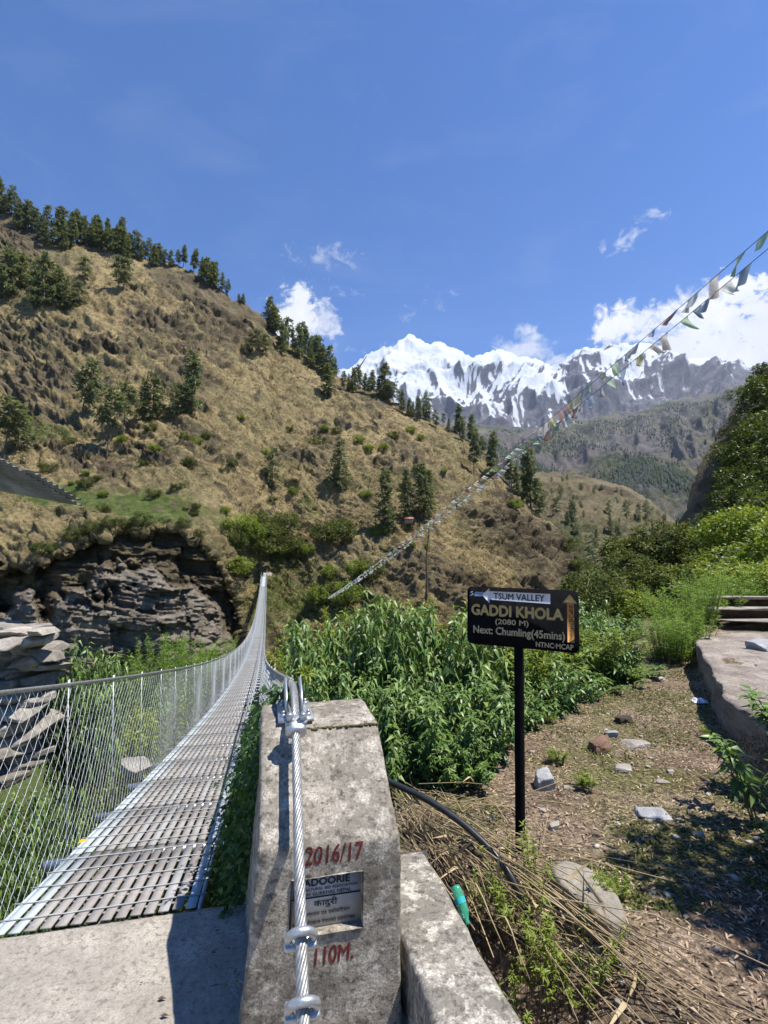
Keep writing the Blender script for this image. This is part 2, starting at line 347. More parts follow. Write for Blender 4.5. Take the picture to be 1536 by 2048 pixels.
MT['stoneg'] = rockmat('slate_stone', [(.3, (.22, .22, .225)), (.55, (.36, .36, .37)), (.75, (.50, .50, .50))], 7)
MT['stoner'] = rockmat('brown_stone', [(.3, (.13, .08, .055)), (.55, (.24, .15, .10)), (.75, (.36, .25, .18))], 9)
MT['stoneb'] = rockmat('buff_slab_stone', [(.3, (.20, .18, .15)), (.55, (.33, .295, .24)), (.75, (.45, .33, .20))], 3.5)
MT['ledge'] = rockmat('worn_stone_path', [(.3, (.15, .12, .10)), (.5, (.30, .255, .215)), (.72, (.45, .395, .34))], 3.2, (1, .6, 3), 1.0, .05)
MT['dung'] = simple('dung', [(.3, (.03, .022, .016)), (.7, (.075, .055, .04))], 30, 6, .9, bump=.8)

# ------------------------------------------------------------------ far terrain built from control points (pixel column/row -> real depth)
def tps(ctrl):
    C = np.array(ctrl, float); xy = C[:, :2] / 500.0; w_ = 1000.0 / C[:, 2]
    def k(r2): return np.where(r2 > 0, r2 * np.log(r2 + 1e-12), 0)
    n = len(C); D = ((xy[:, None] - xy[None]) ** 2).sum(-1); A = np.zeros((n + 3, n + 3)); A[:n, :n] = k(D) + np.eye(n) * .03
    A[:n, n] = 1; A[:n, n + 1:] = xy; A[n, :n] = 1; A[n + 1:, :n] = xy.T
    s = np.linalg.solve(A, np.r_[w_, 0, 0, 0])
    def f(u, v):
        p = np.stack([np.asarray(u, float), np.asarray(v, float)], -1) / 500.0
        K = k(((p[..., None, :] - xy) ** 2).sum(-1))
        return 1000.0 / np.clip(K @ s[:n] + s[n] + p @ s[n + 1:], C[:, 2].min() and 1000 / C[:, 2].max() * .8, 1000 / C[:, 2].min() * 1.15)
    return f
def normals(G):
    a = np.gradient(G, axis=1); b = np.gradient(G, axis=0); n = norm(np.cross(b, a)); 
    view = norm(G - np.array([0, 0, CH])); fl = (n * view).sum(-1) > 0; n[fl] *= -1; return n
def terrain(name, G, mat, attrs, back=None, label=None, smooth=True):
    nr, nc, _ = G.shape; R = [G]; at = {k: [v] for k, v in attrs.items()}
    if back:                                            # the far side of the ridge
        rows = []
        for (dd, dz) in back:
            q = G[0].copy(); d = norm(q[:, :2]); q[:, :2] += d * dd; q[:, 2] -= dz; rows.append(q)
        rows = np.array(rows[::-1]); R.insert(0, rows)
        for k in at: at[k].insert(0, np.repeat(at[k][0][:1], len(back), 0))
    G2 = np.concatenate(R, 0); mb = MB(); mb.add(G2, grid_faces(*G2.shape[:2])[:, ::-1])
    me = mb.data(name, mat, smooth)
    for k, v in at.items():
        a = me.attributes.new(k, 'FLOAT', 'POINT'); a.data.foreach_set('value', np.concatenate(v, 0).astype(np.float32).ravel())
    o = mk(name, me); tag(o, label, kind='structure'); return o

def hillmat(name, sc=1.0, dry=None, rock=None, green=None, b=1.0):
    m = NT(name)
    dry = dry or [(.30, (.085, .063, .035)), (.44, (.21, .16, .082)), (.56, (.335, .262, .132)), (.72, (.46, .365, .195))]
    rock = rock or [(.3, (.024, .019, .012)), (.5, (.088, .070, .043)), (.66, (.168, .137, .090)), (.8, (.27, .228, .155))]
    green = green or [(.3, (.035, .055, .014)), (.55, (.095, .125, .032)), (.75, (.19, .205, .07))]
    n1 = m.noise(.55 * sc, 10, .72); n2 = m.noise(.09 * sc, 6, .6)
    f = m.math('ADD', m.math('MULTIPLY', n1, .62), m.math('MULTIPLY', n2, .38))
    cd = m.ramp(f, dry)
    cd = m.mix(m.ramp(m.noise(.035 * sc, 5, .6), [(.42, (0, 0, 0)), (.62, (.75, .75, .75))]), cd, m.ramp(n1, [(.35, (.065, .06, .028)), (.65, (.20, .18, .085))]))
    crk = m.mix(m.ramp(m.noise(.06 * sc, 5, .6), [(.42, (0, 0, 0)), (.6, (.55, .55, .55))]), m.ramp(m.noise(.45 * sc, 9, .72, (.45, 1, 1.5), .8, (.5, .35, .4)), rock), (.245, .195, .115) if sc > .2 else (.14, .12, .105))
    cg = m.ramp(n1, green)
    crk = m.mix(m.attr('pale'), crk, m.ramp(m.noise(.45 * sc, 9, .72, (.6, .6, 1.8), .5), [(.3, (.07, .06, .048)), (.5, (.22, .185, .145)), (.66, (.37, .325, .265)), (.8, (.52, .465, .395))]))  # lighter ramp puts the sunlit look of the cliff ledges into the colour
    e = m.math('MULTIPLY', m.math('SUBTRACT', m.noise(.22 * sc, 7, .7), .5), 1.6)
    mr = m.ramp(m.math('ADD', m.attr('rock'), e), [(.42, (0, 0, 0)), (.58, (1, 1, 1))])
    mg = m.ramp(m.math('ADD', m.attr('green'), e), [(.40, (0, 0, 0)), (.65, (1, 1, 1))])
    c = m.mix(mr, m.mix(mg, cd, cg), crk)
    m.bump(m.math('ADD', m.noise(.8 * sc, 10, .75), m.math('MULTIPLY', m.noise(2.6 * sc, 6, .7), .5)), .9 * b, 1.0 / sc)
    return m.fin(c, .93, 0, .12)
MT['hill'] = hillmat('dry_hillside')

# ---- opposite hillside
hill_ctrl = [(0,1130,80),(200,1075,84),(370,1065,88),(450,1150,92),(528,1140,113),(330,1020,98),(100,1010,95),(250,980,105),(0,900,118),(210,915,116),(375,850,128),
 (0,700,165),(0,560,200),(0,420,240),(200,480,235),(380,540,225),(520,620,215),(375,600,205),(300,700,165),(500,720,190),(560,680,218),(700,750,215),(830,800,208),(960,890,195),(1050,1010,172),
 (600,900,145),(680,980,130),(800,1080,118),(870,1200,100),(700,1200,102),(900,1000,135),(1000,1100,130),(1130,1150,132),(1150,1120,160),(540,980,128),
 (0,1340,74),(250,1340,78),(450,1330,86),(0,1420,72),(500,1420,90),(528,1220,106),(600,1300,95),(750,1300,92),(1000,1300,95),(1180,1250,115),(-500,1100,75),(-500,800,150),(-500,300,260),(-500,1400,68)]
hillY = tps(hill_ctrl)
RU = np.array([-520,-60,0,60,110,150,200,260,320,380,440,500,540,560,620,700,770,860,930,965,1000,1050,1100,1140,1165,1190,1225])
RV = np.array([200,385,415,455,490,480,488,510,530,545,588,620,650,690,715,760,800,845,880,905,950,1010,1050,1100,1160,1240,1330])
us = np.arange(-520, 1222, 2.8); nrow = 430
ridge_v = np.interp(us, RU, RV) + 5 * vn(np.stack([us / 22, us * 0, us * 0], -1), 3) + 3 * vn(np.stack([us / 8, us * 0, us * 0], -1), 4)
kk = np.linspace(0, 1, nrow)[:, None] ** .95
HU = np.repeat(us[None], nrow, 0); HV = ridge_v[None] + (1440 - ridge_v[None]) * kk
HYd = hillY(HU, HV)
px3 = np.stack([HU / 60, HV / 60, HU * 0], -1)
cl_v = np.interp(us, [-520,0,60,120,150,200,280,370,410,440,470,500], [1130,1135,1128,1108,1086,1070,1060,1062,1090,1130,1200,1310])
e = HV - cl_v[None] + 12 * fbm(px3 * 2.2, 3, 21) + 10 * fbm(px3 * 6, 3, 23) + 3.5 * cell(px3 * 5.1 + .8 * np.stack([fbm(px3 * 6, 2, 22 + i) for i in range(3)], -1), 23)
inside = sstep(498, 465, HU)
cmask = sstep(0, 14, e) * inside
low = sstep(72, 112, e + 70 * fbm(px3 * 1.2, 3, 31))
HYd = HYd + cmask * (9.0 - 9.0 * low) * (0.7 + .45 * fbm(px3 * 1.1, 2, 8))
G = PY(HU, HV, HYd)
N = normals(G)
def gs(u0, v0, ru, rv, ang=0.0):
    a = math.radians(ang); x = (HU - u0) * math.cos(a) + (HV - v0) * math.sin(a); y = -(HU - u0) * math.sin(a) + (HV - v0) * math.cos(a)
    return np.exp(-(x / ru) ** 2 - (y / rv) ** 2)
rock = .40 + 0 * HU
for g in [(1050,1090,110,38,35,.55),(1100,1150,80,60,40,.6),(960,1060,60,22,40,.4),(25,460,70,50,35,.7),(420,610,90,40,35,.6),(470,600,70,30,45,.4),(370,690,110,30,35,.4),(210,495,70,16,10,.5),(80,780,100,26,-5,.4),
          (130,690,80,16,20,.3),(330,930,40,10,5,.5),(90,840,80,16,5,.3),(230,960,60,8,25,.4),(850,930,50,14,25,.3),(640,900,30,30,40,.25),(700,860,90,14,10,.25),(900,1180,120,30,30,.4),(390,770,60,18,20,.25),(560,600,40,40,40,.3)]:
    rock = rock + g[5] * gs(*g[:5])
_dg = math.radians(38); _ha = HU * math.cos(_dg) + HV * math.sin(_dg) + 10 * fbm(px3 * 1.2, 3, 171); _hb = -HU * math.sin(_dg) + HV * math.cos(_dg) + 16 * fbm(px3 * .9, 3, 172)
rock = rock - .22 * ridged(np.stack([_ha / 150, _hb / 34, 0 * HU], -1), 3, 173) - .13 * ridged(np.stack([_ha / 46, _hb / 11.5, 0 * HU + 5], -1), 3, 174)
rock = np.clip(rock + .40 * fbm(G * np.array([.045, .045, .09]) + np.array([0, 0, 1]) * (G[..., 0:1] * .03), 5, 11, .6) + .22 * ridged(np.stack([(G @ np.array([.78, 0, -.62])) / 30, (G @ np.array([.62, 0, .78])) / 6.5, G[..., 1] / 14], -1), 4, 14), 0, 1); rock = np.maximum(rock, cmask)
green = .14 + 0 * HU
for g in [(230,1005,190,36,6,.62),(330,1010,60,18,10,.35),(60,1000,110,50,0,.35),(120,870,130,20,-3,.5),(590,1130,90,60,30,.5),(520,1080,60,60,0,.4),(850,830,160,16,30,.45),(470,870,90,50,35,.3),(1150,1060,40,90,0,.5),(680,1230,160,60,0,.5),(620,1020,90,60,20,.2),(100,470,40,25,30,.7),(500,1250,60,80,0,.4),(1020,960,60,20,45,.35),(350,1050,100,12,3,.3)]:
    green = green + g[5] * gs(*g[:5])
green = np.clip(green + .22 * fbm(G / 9.0, 3, 12), 0, 1) * (1 - cmask * .92)
field = np.clip(gs(240, 1005, 200, 40, 6) * 1.2, 0, 1)
amp = np.clip(sstep(0, .07, kk), .40, 1) * (1 - .7 * field)
disp = 1.8 * fbm(G / 26, 3, 1) + 1.5 * ridged(G / 10.5, 4, 2) * (.4 + 1.1 * rock) + .62 * ridged(G / 4.2, 3, 7) + .62 * fbm(G / 2.2, 3, 5) + .36 * fbm(G / .8, 2, 6)
outc = sstep(.42, .62, rock + .30 * fbm(G / 4.0, 4, 13)) * (1 - cmask)
bl = .9 * blocks(G, (5.5, 5.5, 1.6), 71, .45) + .5 * blocks(G, (2.2, 2.2, .7), 72, .45) + .22 * blocks(G, (.9, .9, .35), 73, .45)
da = np.array([.78, 0, -.62]); db = np.cross(da, [0, 1., 0]); dip = np.stack([G @ da / 13, G @ db / 2.6, G[..., 1] / 6], -1)
disp = disp + 1.2 * ridged(dip + .5 * np.stack([fbm(G / 14, 3, 150 + i) for i in range(3)], -1), 4, 78, .55) * np.clip(.25 + 1.3 * (rock - .15), 0, 1)
dg = math.radians(38); ha = HU * math.cos(dg) + HV * math.sin(dg) + 10 * fbm(px3 * 1.2, 3, 171); hb = -HU * math.sin(dg) + HV * math.cos(dg) + 16 * fbm(px3 * .9, 3, 172)
st1 = ridged(np.stack([ha / 150, hb / 34, 0 * HU], -1), 3, 173); st2 = ridged(np.stack([ha / 46, hb / 11.5, 0 * HU + 5], -1), 3, 174)
disp = disp + (1.9 * st1 + .8 * st2) * (HYd / 150) * (1 - cmask) * (1 - .85 * field)
disp = disp + outc * (1.2 * bl + 1.3 * ridged(G * np.array([.12, .12, .3]), 4, 27))
clb = 1.1 * blocks(G, (4.5, 4.5, 1.1), 75, .12) + .7 * blocks(G, (1.8, 1.8, .45), 76, .12) + .4 * blocks(G, (.8, .8, .2), 77, .12)
disp = disp * (1 - .8 * cmask) + cmask * (1.6 * blocks(G, (7, 7, 2.9), 78, .1) + .8 * blocks(G, (3.2, 3.2, 1.1), 79, .1) + .35 * blocks(G, (1.6, 1.6, .3), 80, .1) + 2.2 * fbm(G * np.array([1, 1, .35]) / 6, 3, 33))
hv = np.array([0, 0, CH]) - G; hv[..., 2] = 0; hv = norm(hv); N = norm(N * (1 - cmask[..., None]) + hv * cmask[..., None]); lip = np.exp(-(e / 16) ** 2) * inside; disp = disp * (1 - .65 * lip)
G = G + N * (disp * amp)[..., None]
terrain('dry_hillside', G, MT['hill'], {'rock': rock, 'green': green, 'pale': cmask * low}, back=[(6, 1.5), (25, 14), (70, 60)])  # pale paints sunlight into the colour of the lower cliff ledges
HILL = G
def on_hill(u, v):
    c = int(np.clip(round((u - us[0]) / 2.8), 0, len(us) - 1)); r = int(np.clip(np.searchsorted(HV[:, c], v), 0, nrow - 1)); return HILL[r, c]

# ---- generic relief for farther land
def relief(ul, ur, ustep, skyU, skyV, vbot, nrow, ctrl, jag, seed, kp=1.0):
    us = np.arange(ul, ur, ustep); rv = np.interp(us, skyU, skyV) + jag * vn(np.stack([us / 16, us * 0, us * 0], -1), seed) + jag * .6 * vn(np.stack([us / 6, us * 0, us * 0], -1), seed + 1) + jag * .35 * vn(np.stack([us / 2.9, us * 0, us * 0], -1), seed + 2)
    k = np.linspace(0, 1, nrow)[:, None] ** kp; U = np.repeat(us[None], nrow, 0); V = rv[None] + (vbot - rv[None]) * k
    Y = tps(ctrl)(U, V); return us, U, V, k, PY(U, V, Y)

# mid valley spur with terraces
sus, SU, SV, Sk, SG = relief(1020, 1720, 2.6, [1020,1085,1130,1200,1260,1300,1345,1380,1450,1720], [940,945,952,958,978,1000,1042,1060,1080,1120], 1260, 130,
    [(1020,945,520),(1200,958,480),(1300,1000,440),(1380,1060,400),(1100,1050,330),(1250,1080,330),(1350,1120,330),(1150,1150,240),(1250,1160,250),(1150,1250,190),(1400,1250,200),(1700,1150,300)], 2.0, 40)
SN = normals(SG)
def sgs(u0, v0, ru, rv, ang=0.0):
    a = math.radians(ang); x = (SU - u0) * math.cos(a) + (SV - v0) * math.sin(a); y = -(SU - u0) * math.sin(a) + (SV - v0) * math.cos(a)
    return np.exp(-(x / ru) ** 2 - (y / rv) ** 2)
srock = np.clip(.38 + .45 * sgs(1210,985,110,14,12) + .5 * sgs(1310,1085,50,20,-10) + .35 * sgs(1170,1010,60,14,10) + .4 * fbm(SG / 45, 4, 44), 0, 1)
sgreen = np.clip(.24 + .5 * sgs(1150,1100,40,70,0) + .4 * sgs(1260,1065,50,10,5) + .3 * sgs(1190,965,80,9,3) + .35 * fbm(SG / 40, 3, 46), 0, 1)
ter = np.sin(SG[..., 2] * .9 + 2 * fbm(SG / 30, 2, 47)) * .9 * np.clip(sgs(1200, 990, 130, 40, 10), 0, 1)
SG = SG + SN * ((6.0 * ridged(np.stack([(SU + .5 * SV) / 46 + fbm(SG / 60, 2, 9) * .4, (SV - .2 * SU) / 15, 0 * SU], -1), 4, 48, .55) + 6.0 * ridged(SG / 46, 6, 41, .56) + 1.6 * fbm(SG / 9, 3, 42) + ter) * np.clip(sstep(0, .12, Sk), .15, 1))[..., None]
terrain('valley_spur', SG, hillmat('spur_land', .45, [(.30, (.055, .046, .028)), (.44, (.115, .098, .055)), (.56, (.175, .148, .085)), (.72, (.25, .21, .13))], None, [(.3, (.025, .038, .012)), (.55, (.07, .085, .028)), (.75, (.13, .14, .055))]), {'rock': srock, 'green': sgreen}, back=[(20, 6), (120, 90)])
def on_spur(u, v):
    c = int(np.clip(round((u - sus[0]) / 2.6), 0, len(sus) - 1)); r = int(np.clip(np.searchsorted(SV[:, c], v), 0, SV.shape[0] - 1)); return SG[r, c]

# far grey mountainside
fus, FU, FV, Fk, FG = relief(880, 1800, 2.4, [880,940,1000,1060,1120,1180,1240,1300,1360,1420,1480,1540,1800], [850,842,855,862,852,838,832,815,800,790,775,765,740], 1130, 190,
    [(880,850,3400),(1100,855,3600),(1300,815,4000),(1540,765,4200),(950,950,2300),(1150,900,2700),(1350,900,2600),(1000,1050,1300),(1200,1000,1600),(1350,1000,1500),(1200,1130,800),(1400,1130,800),(1000,1130,900),(1750,1000,1600)], 3.5, 60)
FN = normals(FG)
def fgs(u0, v0, ru, rv, ang=0.0):
    a = math.radians(ang); x = (FU - u0) * math.cos(a) + (FV - v0) * math.sin(a); y = -(FU - u0) * math.sin(a) + (FV - v0) * math.cos(a)
    return np.exp(-(x / ru) ** 2 - (y / rv) ** 2)
frock = np.clip(.46 + .3 * fgs(1180,915,80,22,-15) + .3 * fgs(1330,910,70,20,10) - .35 * fgs(1280,965,110,22,8) + .45 * fbm(FG / 260, 4, 64), 0, 1)
fgreen = np.clip(.5 + .25 * fgs(1300,840,150,18,-12) + .3 * fgs(1280,965,110,22,8) + .4 * fbm(FG / 200, 4, 66), 0, 1)
famp = np.clip(sstep(0, .12, Fk), .2, 1)
scl = np.clip(np.linalg.norm(FG, axis=-1, keepdims=True) / 2600, .3, 1.6)
wf = 22 * fbm(np.stack([FU / 70, FV / 70, 0 * FU], -1), 3, 63)
def fr(du, dv, sd, o=3): return ridged(np.stack([(FU + wf - .5 * (FV - 900)) / du, (FV + wf * .5) / dv, 0 * FU + sd * 2.9], -1), o, sd, .5)
FG = FG + FN * ((62 * fr(110, 80, 61, 3) + 34 * fr(38, 30, 62, 3) + 15 * fr(12, 10, 67, 3)) * famp * scl[..., 0])[..., None]
MT['far'] = hillmat('far_mountainside', .045, [(.30, (.07, .064, .05)), (.44, (.12, .11, .085)), (.58, (.18, .16, .125)), (.72, (.25, .225, .185))],
    [(.3, (.055, .05, .05)), (.5, (.115, .105, .10)), (.66, (.19, .172, .165)), (.8, (.28, .26, .25))], [(.3, (.02, .03, .013)), (.55, (.048, .062, .026)), (.75, (.105, .115, .055))], 1.0)
terrain('far_mountainside', FG, MT['far'], {'rock': frock, 'green': fgreen}, back=[(120, 30), (700, 400)])

# snow range
kus, KU, KV, Kk, KG = relief(640, 1900, 2.2, [640,700,735,760,790,820,845,862,880,900,920,945,970,1000,1030,1060,1080,1100,1130,1150,1170,1200,1240,1280,1320,1345,1370,1400,1430,1460,1500,1540,1900],
    [780,735,712,695,690,668,686,690,682,694,701,712,706,702,712,716,722,738,722,702,694,700,690,688,690,706,714,716,716,726,736,752,790], 905, 120,
    [(640,780,8200),(820,668,9400),(920,701,9200),(1030,712,9000),(1110,738,8600),(1200,700,8300),(1340,705,7800),(1500,740,7400),(1900,790,6500),(820,800,7600),(1000,800,7000),(1200,800,6200),(1400,800,6000),(700,905,6400),(1000,905,5500),(1300,905,4800),(1700,905,4500)], 3.2, 80)
KN = normals(KG); kamp = np.clip(sstep(0, .12, Kk), .10, 1)
wv = 18 * fbm(np.stack([KU / 60, KV / 60, 0 * KU], -1), 3, 90)
def kr(du, dv, sd, o=3): return ridged(np.stack([(KU + wv + .35 * (KV - 760)) / du, KV / dv, 0 * KU + sd * 3.7], -1), o, sd, .5)
KD = 300 * kr(92, 66, 81, 2) + 85 * kr(36, 30, 85, 3) + 22 * kr(13, 11, 86, 3)
KG = KG + KN * (KD * kamp * sstep(-.2, 1.2, Kk * 2 + .5))[..., None]; KG[..., 2] += KD * kamp * .03
KN2 = normals(KG)
line = np.interp(KU, [640, 800, 900, 1000, 1100, 1150, 1250, 1350, 1450, 1560, 1900], [815, 815, 806, 812, 808, 770, 752, 740, 728, 722, 720])   # snow line row by place
snow = np.clip(.5 + (line - KV) / 95 + .9 * (KN2[..., 2] - .45) + 1.0 * KN2[..., 0] + .30 * fbm(np.stack([(KU + .6 * KV) / 20, (KV - .3 * KU) / 12, 0 * KU], -1), 5, 88), 0, 1)
gl = np.exp(-((KU - 1085) / 70) ** 2 - ((KV - 818 - (KU - 1085) * .12) / 9) ** 2)      # small glacier tongue
snow = np.clip(snow + .75 * gl, 0, 1)
m = NT('snow_and_rock')
e_ = m.math('MULTIPLY', m.math('SUBTRACT', m.noise(.016, 10, .8, (1, 1, .45)), .5), .9)
ms_ = m.ramp(m.math('ADD', m.attr('snow'), e_), [(.44, (0, 0, 0)), (.56, (1, 1, 1))])
rk = m.ramp(m.noise(.007, 9, .7, (1, 1, .5)), [(.3, (.042, .044, .055)), (.5, (.10, .098, .112)), (.7, (.18, .17, .175))])
c = m.mix(ms_, rk, m.ramp(m.noise(.004, 6), [(.3, (.46, .50, .57)), (.7, (.60, .62, .66))])); m.bump(m.noise(.02, 9, .75), .8, 40)
terrain('snow_mountains', KG, m.fin(c, .8, 0, .15), {'snow': snow}, back=[(250, 120), (1500, 1200)])

# ------------------------------------------------------------------ near ground
def polydist(x, y, pts):
    pts = np.asarray(pts, float); best = np.full(x.shape, 1e9); sg = np.ones(x.shape)
    for a, b in zip(pts[:-1], pts[1:]):
        d = b - a; L2 = d @ d; t = np.clip(((x - a[0]) * d[0] + (y - a[1]) * d[1]) / L2, 0, 1)
        qx = x - a[0] - t * d[0]; qy = y - a[1] - t * d[1]; r = np.hypot(qx, qy); cr = d[0] * (y - a[1]) - d[1] * (x - a[0])
        u = r < best - 1e-9; best = np.where(u, r, best); sg = np.where(u, np.sign(cr), sg)
    return best * sg                                   # >0 on the left of the walking direction
e0 = BW(2.85, -14, 0); e1 = BW(2.85, .35, 0)
LPOLY = [e0[:2], e1[:2], (.78, 4.3), (3.5, 7.5), (6.9, 13.5), (10.3, 20), (18, 36), (40, 80)]
WPOLY = [(1.9, 1.2), (2.45, 3.2), (2.87, 4.35), (3.75, 6.0), (4.88, 8.1), (6.2, 10.5), (9.6, 14.6), (14.3, 22), (22, 34), (46, 78)]
def ground_z(x, y):
    x = np.asarray(x, float); y = np.asarray(y, float); p = np.stack([x, y, 0 * x], -1)
    dl = polydist(x, y, LPOLY); dr = -polydist(x, y, WPOLY)
    zl = -(.42 * sstep(0, .8, dl) * .9 + .28 * np.maximum(dl - .3, 0) + .25 * np.maximum(dl - 9, 0)); zl = np.maximum(zl, -21)
    zr = np.where(dr > 0, sstep(.02, .25, dr) * .40 + .36 * np.maximum(dr - 1.6, 0) + .25 * np.maximum(dr - 6, 0), 0); zr = np.minimum(zr, 5)
    s = x * BD[0] + y * BD[1]; t = x * BR[0] + y * BR[1]
    pit = -.42 * sstep(1.62, .95, t) * sstep(.3, .8, t) * sstep(3.0, 2.3, s)
    rough = .05 * fbm(p / 1.1, 4, 51) * np.clip(1 + np.abs(dl) * .0 + np.maximum(dl, 0) * .6 + np.maximum(dr - .5, 0) * .5, 0, 8) + .012 * fbm(p / .12, 3, 52)
    z = np.where(dl > 0, zl, zr) + pit + rough
    slab = (s < 2.8) & (t < .5)
    gap = (t < .42) & (s >= 2.3); z = np.where(gap, np.minimum(z, -.75 - .30 * np.maximum(s - 2.6, 0) + rough), z)
    return np.where(slab, np.minimum(z, -.5), z)
kx = np.linspace(-4.3, 4.75, 430); ky = np.linspace(-2.3, 5.2, 430)
gx = 1.2 + 1.1 * np.sinh(kx); gy = 3.0 + 1.1 * np.sinh(ky)
GX, GY = np.meshgrid(gx, gy); GZ = ground_z(GX, GY)
gm = MB(); gm.add(np.stack([GX, GY, GZ], -1), grid_faces(430, 430))
m = NT('path_earth')
base = m.ramp(m.noise(1.3, 8, .62), [(.30, (.11, .08, .06)), (.48, (.23, .175, .13)), (.62, (.35, .275, .21)), (.76, (.45, .365, .285))])
base = m.mix(m.ramp(m.noise(.75, 7, .65), [(.46, (0, 0, 0)), (.60, (.85, .85, .85))]), base, m.ramp(m.noise(40, 5, .7), [(.35, (.06, .07, .02)), (.65, (.18, .19, .06))]))
base = m.mix(m.ramp(m.noise(16, 9, .75), [(.5, (0, 0, 0)), (.68, (.8, .8, .8))]), base, (.065, .046, .034))
base = m.mix(m.ramp(m.noise(70, 4, .7), [(.58, (0, 0, 0)), (.72, (.7, .7, .7))]), base, (.46, .38, .27))
vo = m.n('ShaderNodeTexVoronoi'); vo.inputs['Scale'].default_value = 55; m.l(m.tc.outputs['Object'], vo.inputs['Vector']); vsep = m.n('ShaderNodeSeparateColor'); m.l(vo.outputs['Color'], vsep.inputs[0]); base = m.mix(.85, base, m.ramp(vsep.outputs[0], [(0, (.35, .33, .31)), (.5, (.85, .83, .8)), (.85, (1.2, 1.18, 1.12)), (1, (1.9, 1.8, 1.65))]), 'MULTIPLY')
vo2 = m.n('ShaderNodeTexVoronoi'); vo2.inputs['Scale'].default_value = 130; m.l(m.tc.outputs['Object'], vo2.inputs['Vector']); vs2 = m.n('ShaderNodeSeparateColor'); m.l(vo2.outputs['Color'], vs2.inputs[0]); base = m.mix(.7, base, m.ramp(vs2.outputs[1], [(0, (.45, .43, .41)), (.6, (1, 1, 1)), (1, (1.6, 1.5, 1.4))]), 'MULTIPLY')
base = m.mix(m.attr('green'), base, m.ramp(m.noise(3, 8, .7), [(.3, (.03, .045, .013)), (.55, (.07, .09, .025)), (.75, (.12, .11, .05))]))
m.bump(m.math('ADD', m.noise(22, 9, .75), m.math('MULTIPLY', m.noise(90, 5, .7), .4)), .9, .03)
me = gm.data('path_ground', m.fin(base, .95, 0, .12), True)
gr = sstep(0, .5, polydist(GX, GY, LPOLY)) + sstep(.6, 2.2, -polydist(GX, GY, WPOLY)) + .0
a = me.attributes.new('green', 'FLOAT', 'POINT'); a.data.foreach_set('value', np.clip(gr, 0, 1).astype(np.float32).ravel())
tag(mk('ground', me), kind='structure')
def gz(x, y): return float(ground_z(np.array([x]), np.array([y]))[0])
def GP(u, v):                          # the ground point seen at a pixel (marched)
    d = pix_dir(u, v); k = np.linspace(1.0, 60, 12000); p = np.array([0, 0, CH]) + d[None] * k[:, None]
    h = p[:, 2] - ground_z(p[:, 0], p[:, 1]); i = np.argmax(h < 0); return p[i]
# ------------------------------------------------------------------ concrete: platform, pillar, parapet
S0 = 2.745; SPAN = 110.0; SAG = 5.0
def deck_z(s): q = (np.asarray(s, float) - S0) / SPAN; return -4 * SAG * q * (1 - q)
def deck_sl(s): q = (s - S0) / SPAN; return -4 * SAG * (1 - 2 * q) / SPAN
def rough_grid(mb, P, amp, sc, seed, tint=.5):
    nr, nc, _ = P.shape; mb.add(P + amp * np.stack([fbm(P / sc, 3, seed + i) for i in range(3)], -1), grid_faces(nr, nc), tint)
mb = MB()
ss = np.linspace(-2.6, S0, 150); ts = np.linspace(-2.3, .56, 90); SS, TT = np.meshgrid(ss, ts)
edge = np.minimum(1, (S0 - SS) / .02); ZZ = -.012 * (1 - edge)
rough_grid(mb, BW(SS, TT, ZZ)[:, ::-1], .006, .5, 101)
sf = BW(S0 + 0 * ts[None] + 0 * np.linspace(0, 1, 8)[:, None], ts[None] + 0 * np.linspace(0, 1, 8)[:, None], -.012 - .45 * np.linspace(0, 1, 8)[:, None]); rough_grid(mb, sf[::-1], .006, .5, 101)
plat = mb.build('concrete_platform', MT['slab'], None, True); tag(plat, 'pale concrete landing slab at the near end of the steel deck', 'platform')

pil = empty('cable_pillar', tuple(BW(2.28, .265, 0)[0:3])); tag(pil, 'weathered concrete pillar with red 2016/17 lettering and a marble plaque', 'pillar')
PT0, PT1 = -.012, .505
prof = [(1.9, -.30), (1.9, .655), (2.30, .925), (2.315, .945), (2.68, .955), (2.68, -1.3)]
tl, zt1 = PS(585, 1757, 1.9); tr_, zt2 = PS(728, 1742, 1.9); tr2, zb2 = PS(722, 1858, 1.9); tl2, zb1 = PS(580, 1872, 1.9)
RL, RR, RT, RB = (tl + tl2) / 2, (tr_ + tr2) / 2, (zt1 + zt2) / 2, (zb1 + zb2) / 2
pts = []
for (a, b) in zip(prof[:-1], prof[1:]):
    L = math.dist(a, b); n = max(2, int(L / .015)); q = [(a[0] + (b[0] - a[0]) * i / n, a[1] + (b[1] - a[1]) * i / n) for i in range(n)]; pts += q
pts.append(prof[-1]); pts = np.array(pts)
# snap front samples to the recess, then round the arrises
fr = np.abs(pts[:, 0] - 1.9) < 1e-6
for zz in (RT, RB): i = np.argmin(np.where(fr, np.abs(pts[:, 1] - zz), 9)); pts[i, 1] = zz
sm = pts.copy()
for _ in range(2):
    for i in range(1, len(sm) - 1):
        if not fr[i] or sm[i, 1] > RT + .1: sm[i] = (sm[i - 1] + 2 * sm[i] + sm[i + 1]) / 4
pts = sm; tg = np.gradient(pts, axis=0); tg /= np.linalg.norm(tg, axis=1)[:, None]; nrm2 = np.stack([-tg[:, 1], tg[:, 0]], 1)
tt = np.unique(np.r_[PT0, PT0 + .003, PT0 + .008, PT0 + .016, np.linspace(PT0 + .016, PT1 - .016, 34), PT1 - .016, PT1 - .008, PT1 - .003, PT1])
for rr in (RL, RR): tt[np.argmin(np.abs(tt - rr))] = rr
dE = np.minimum(np.minimum(tt - PT0, PT1 - tt), .016); ins = .016 - np.sqrt(np.maximum(.016 ** 2 - (.016 - dE) ** 2, 0))
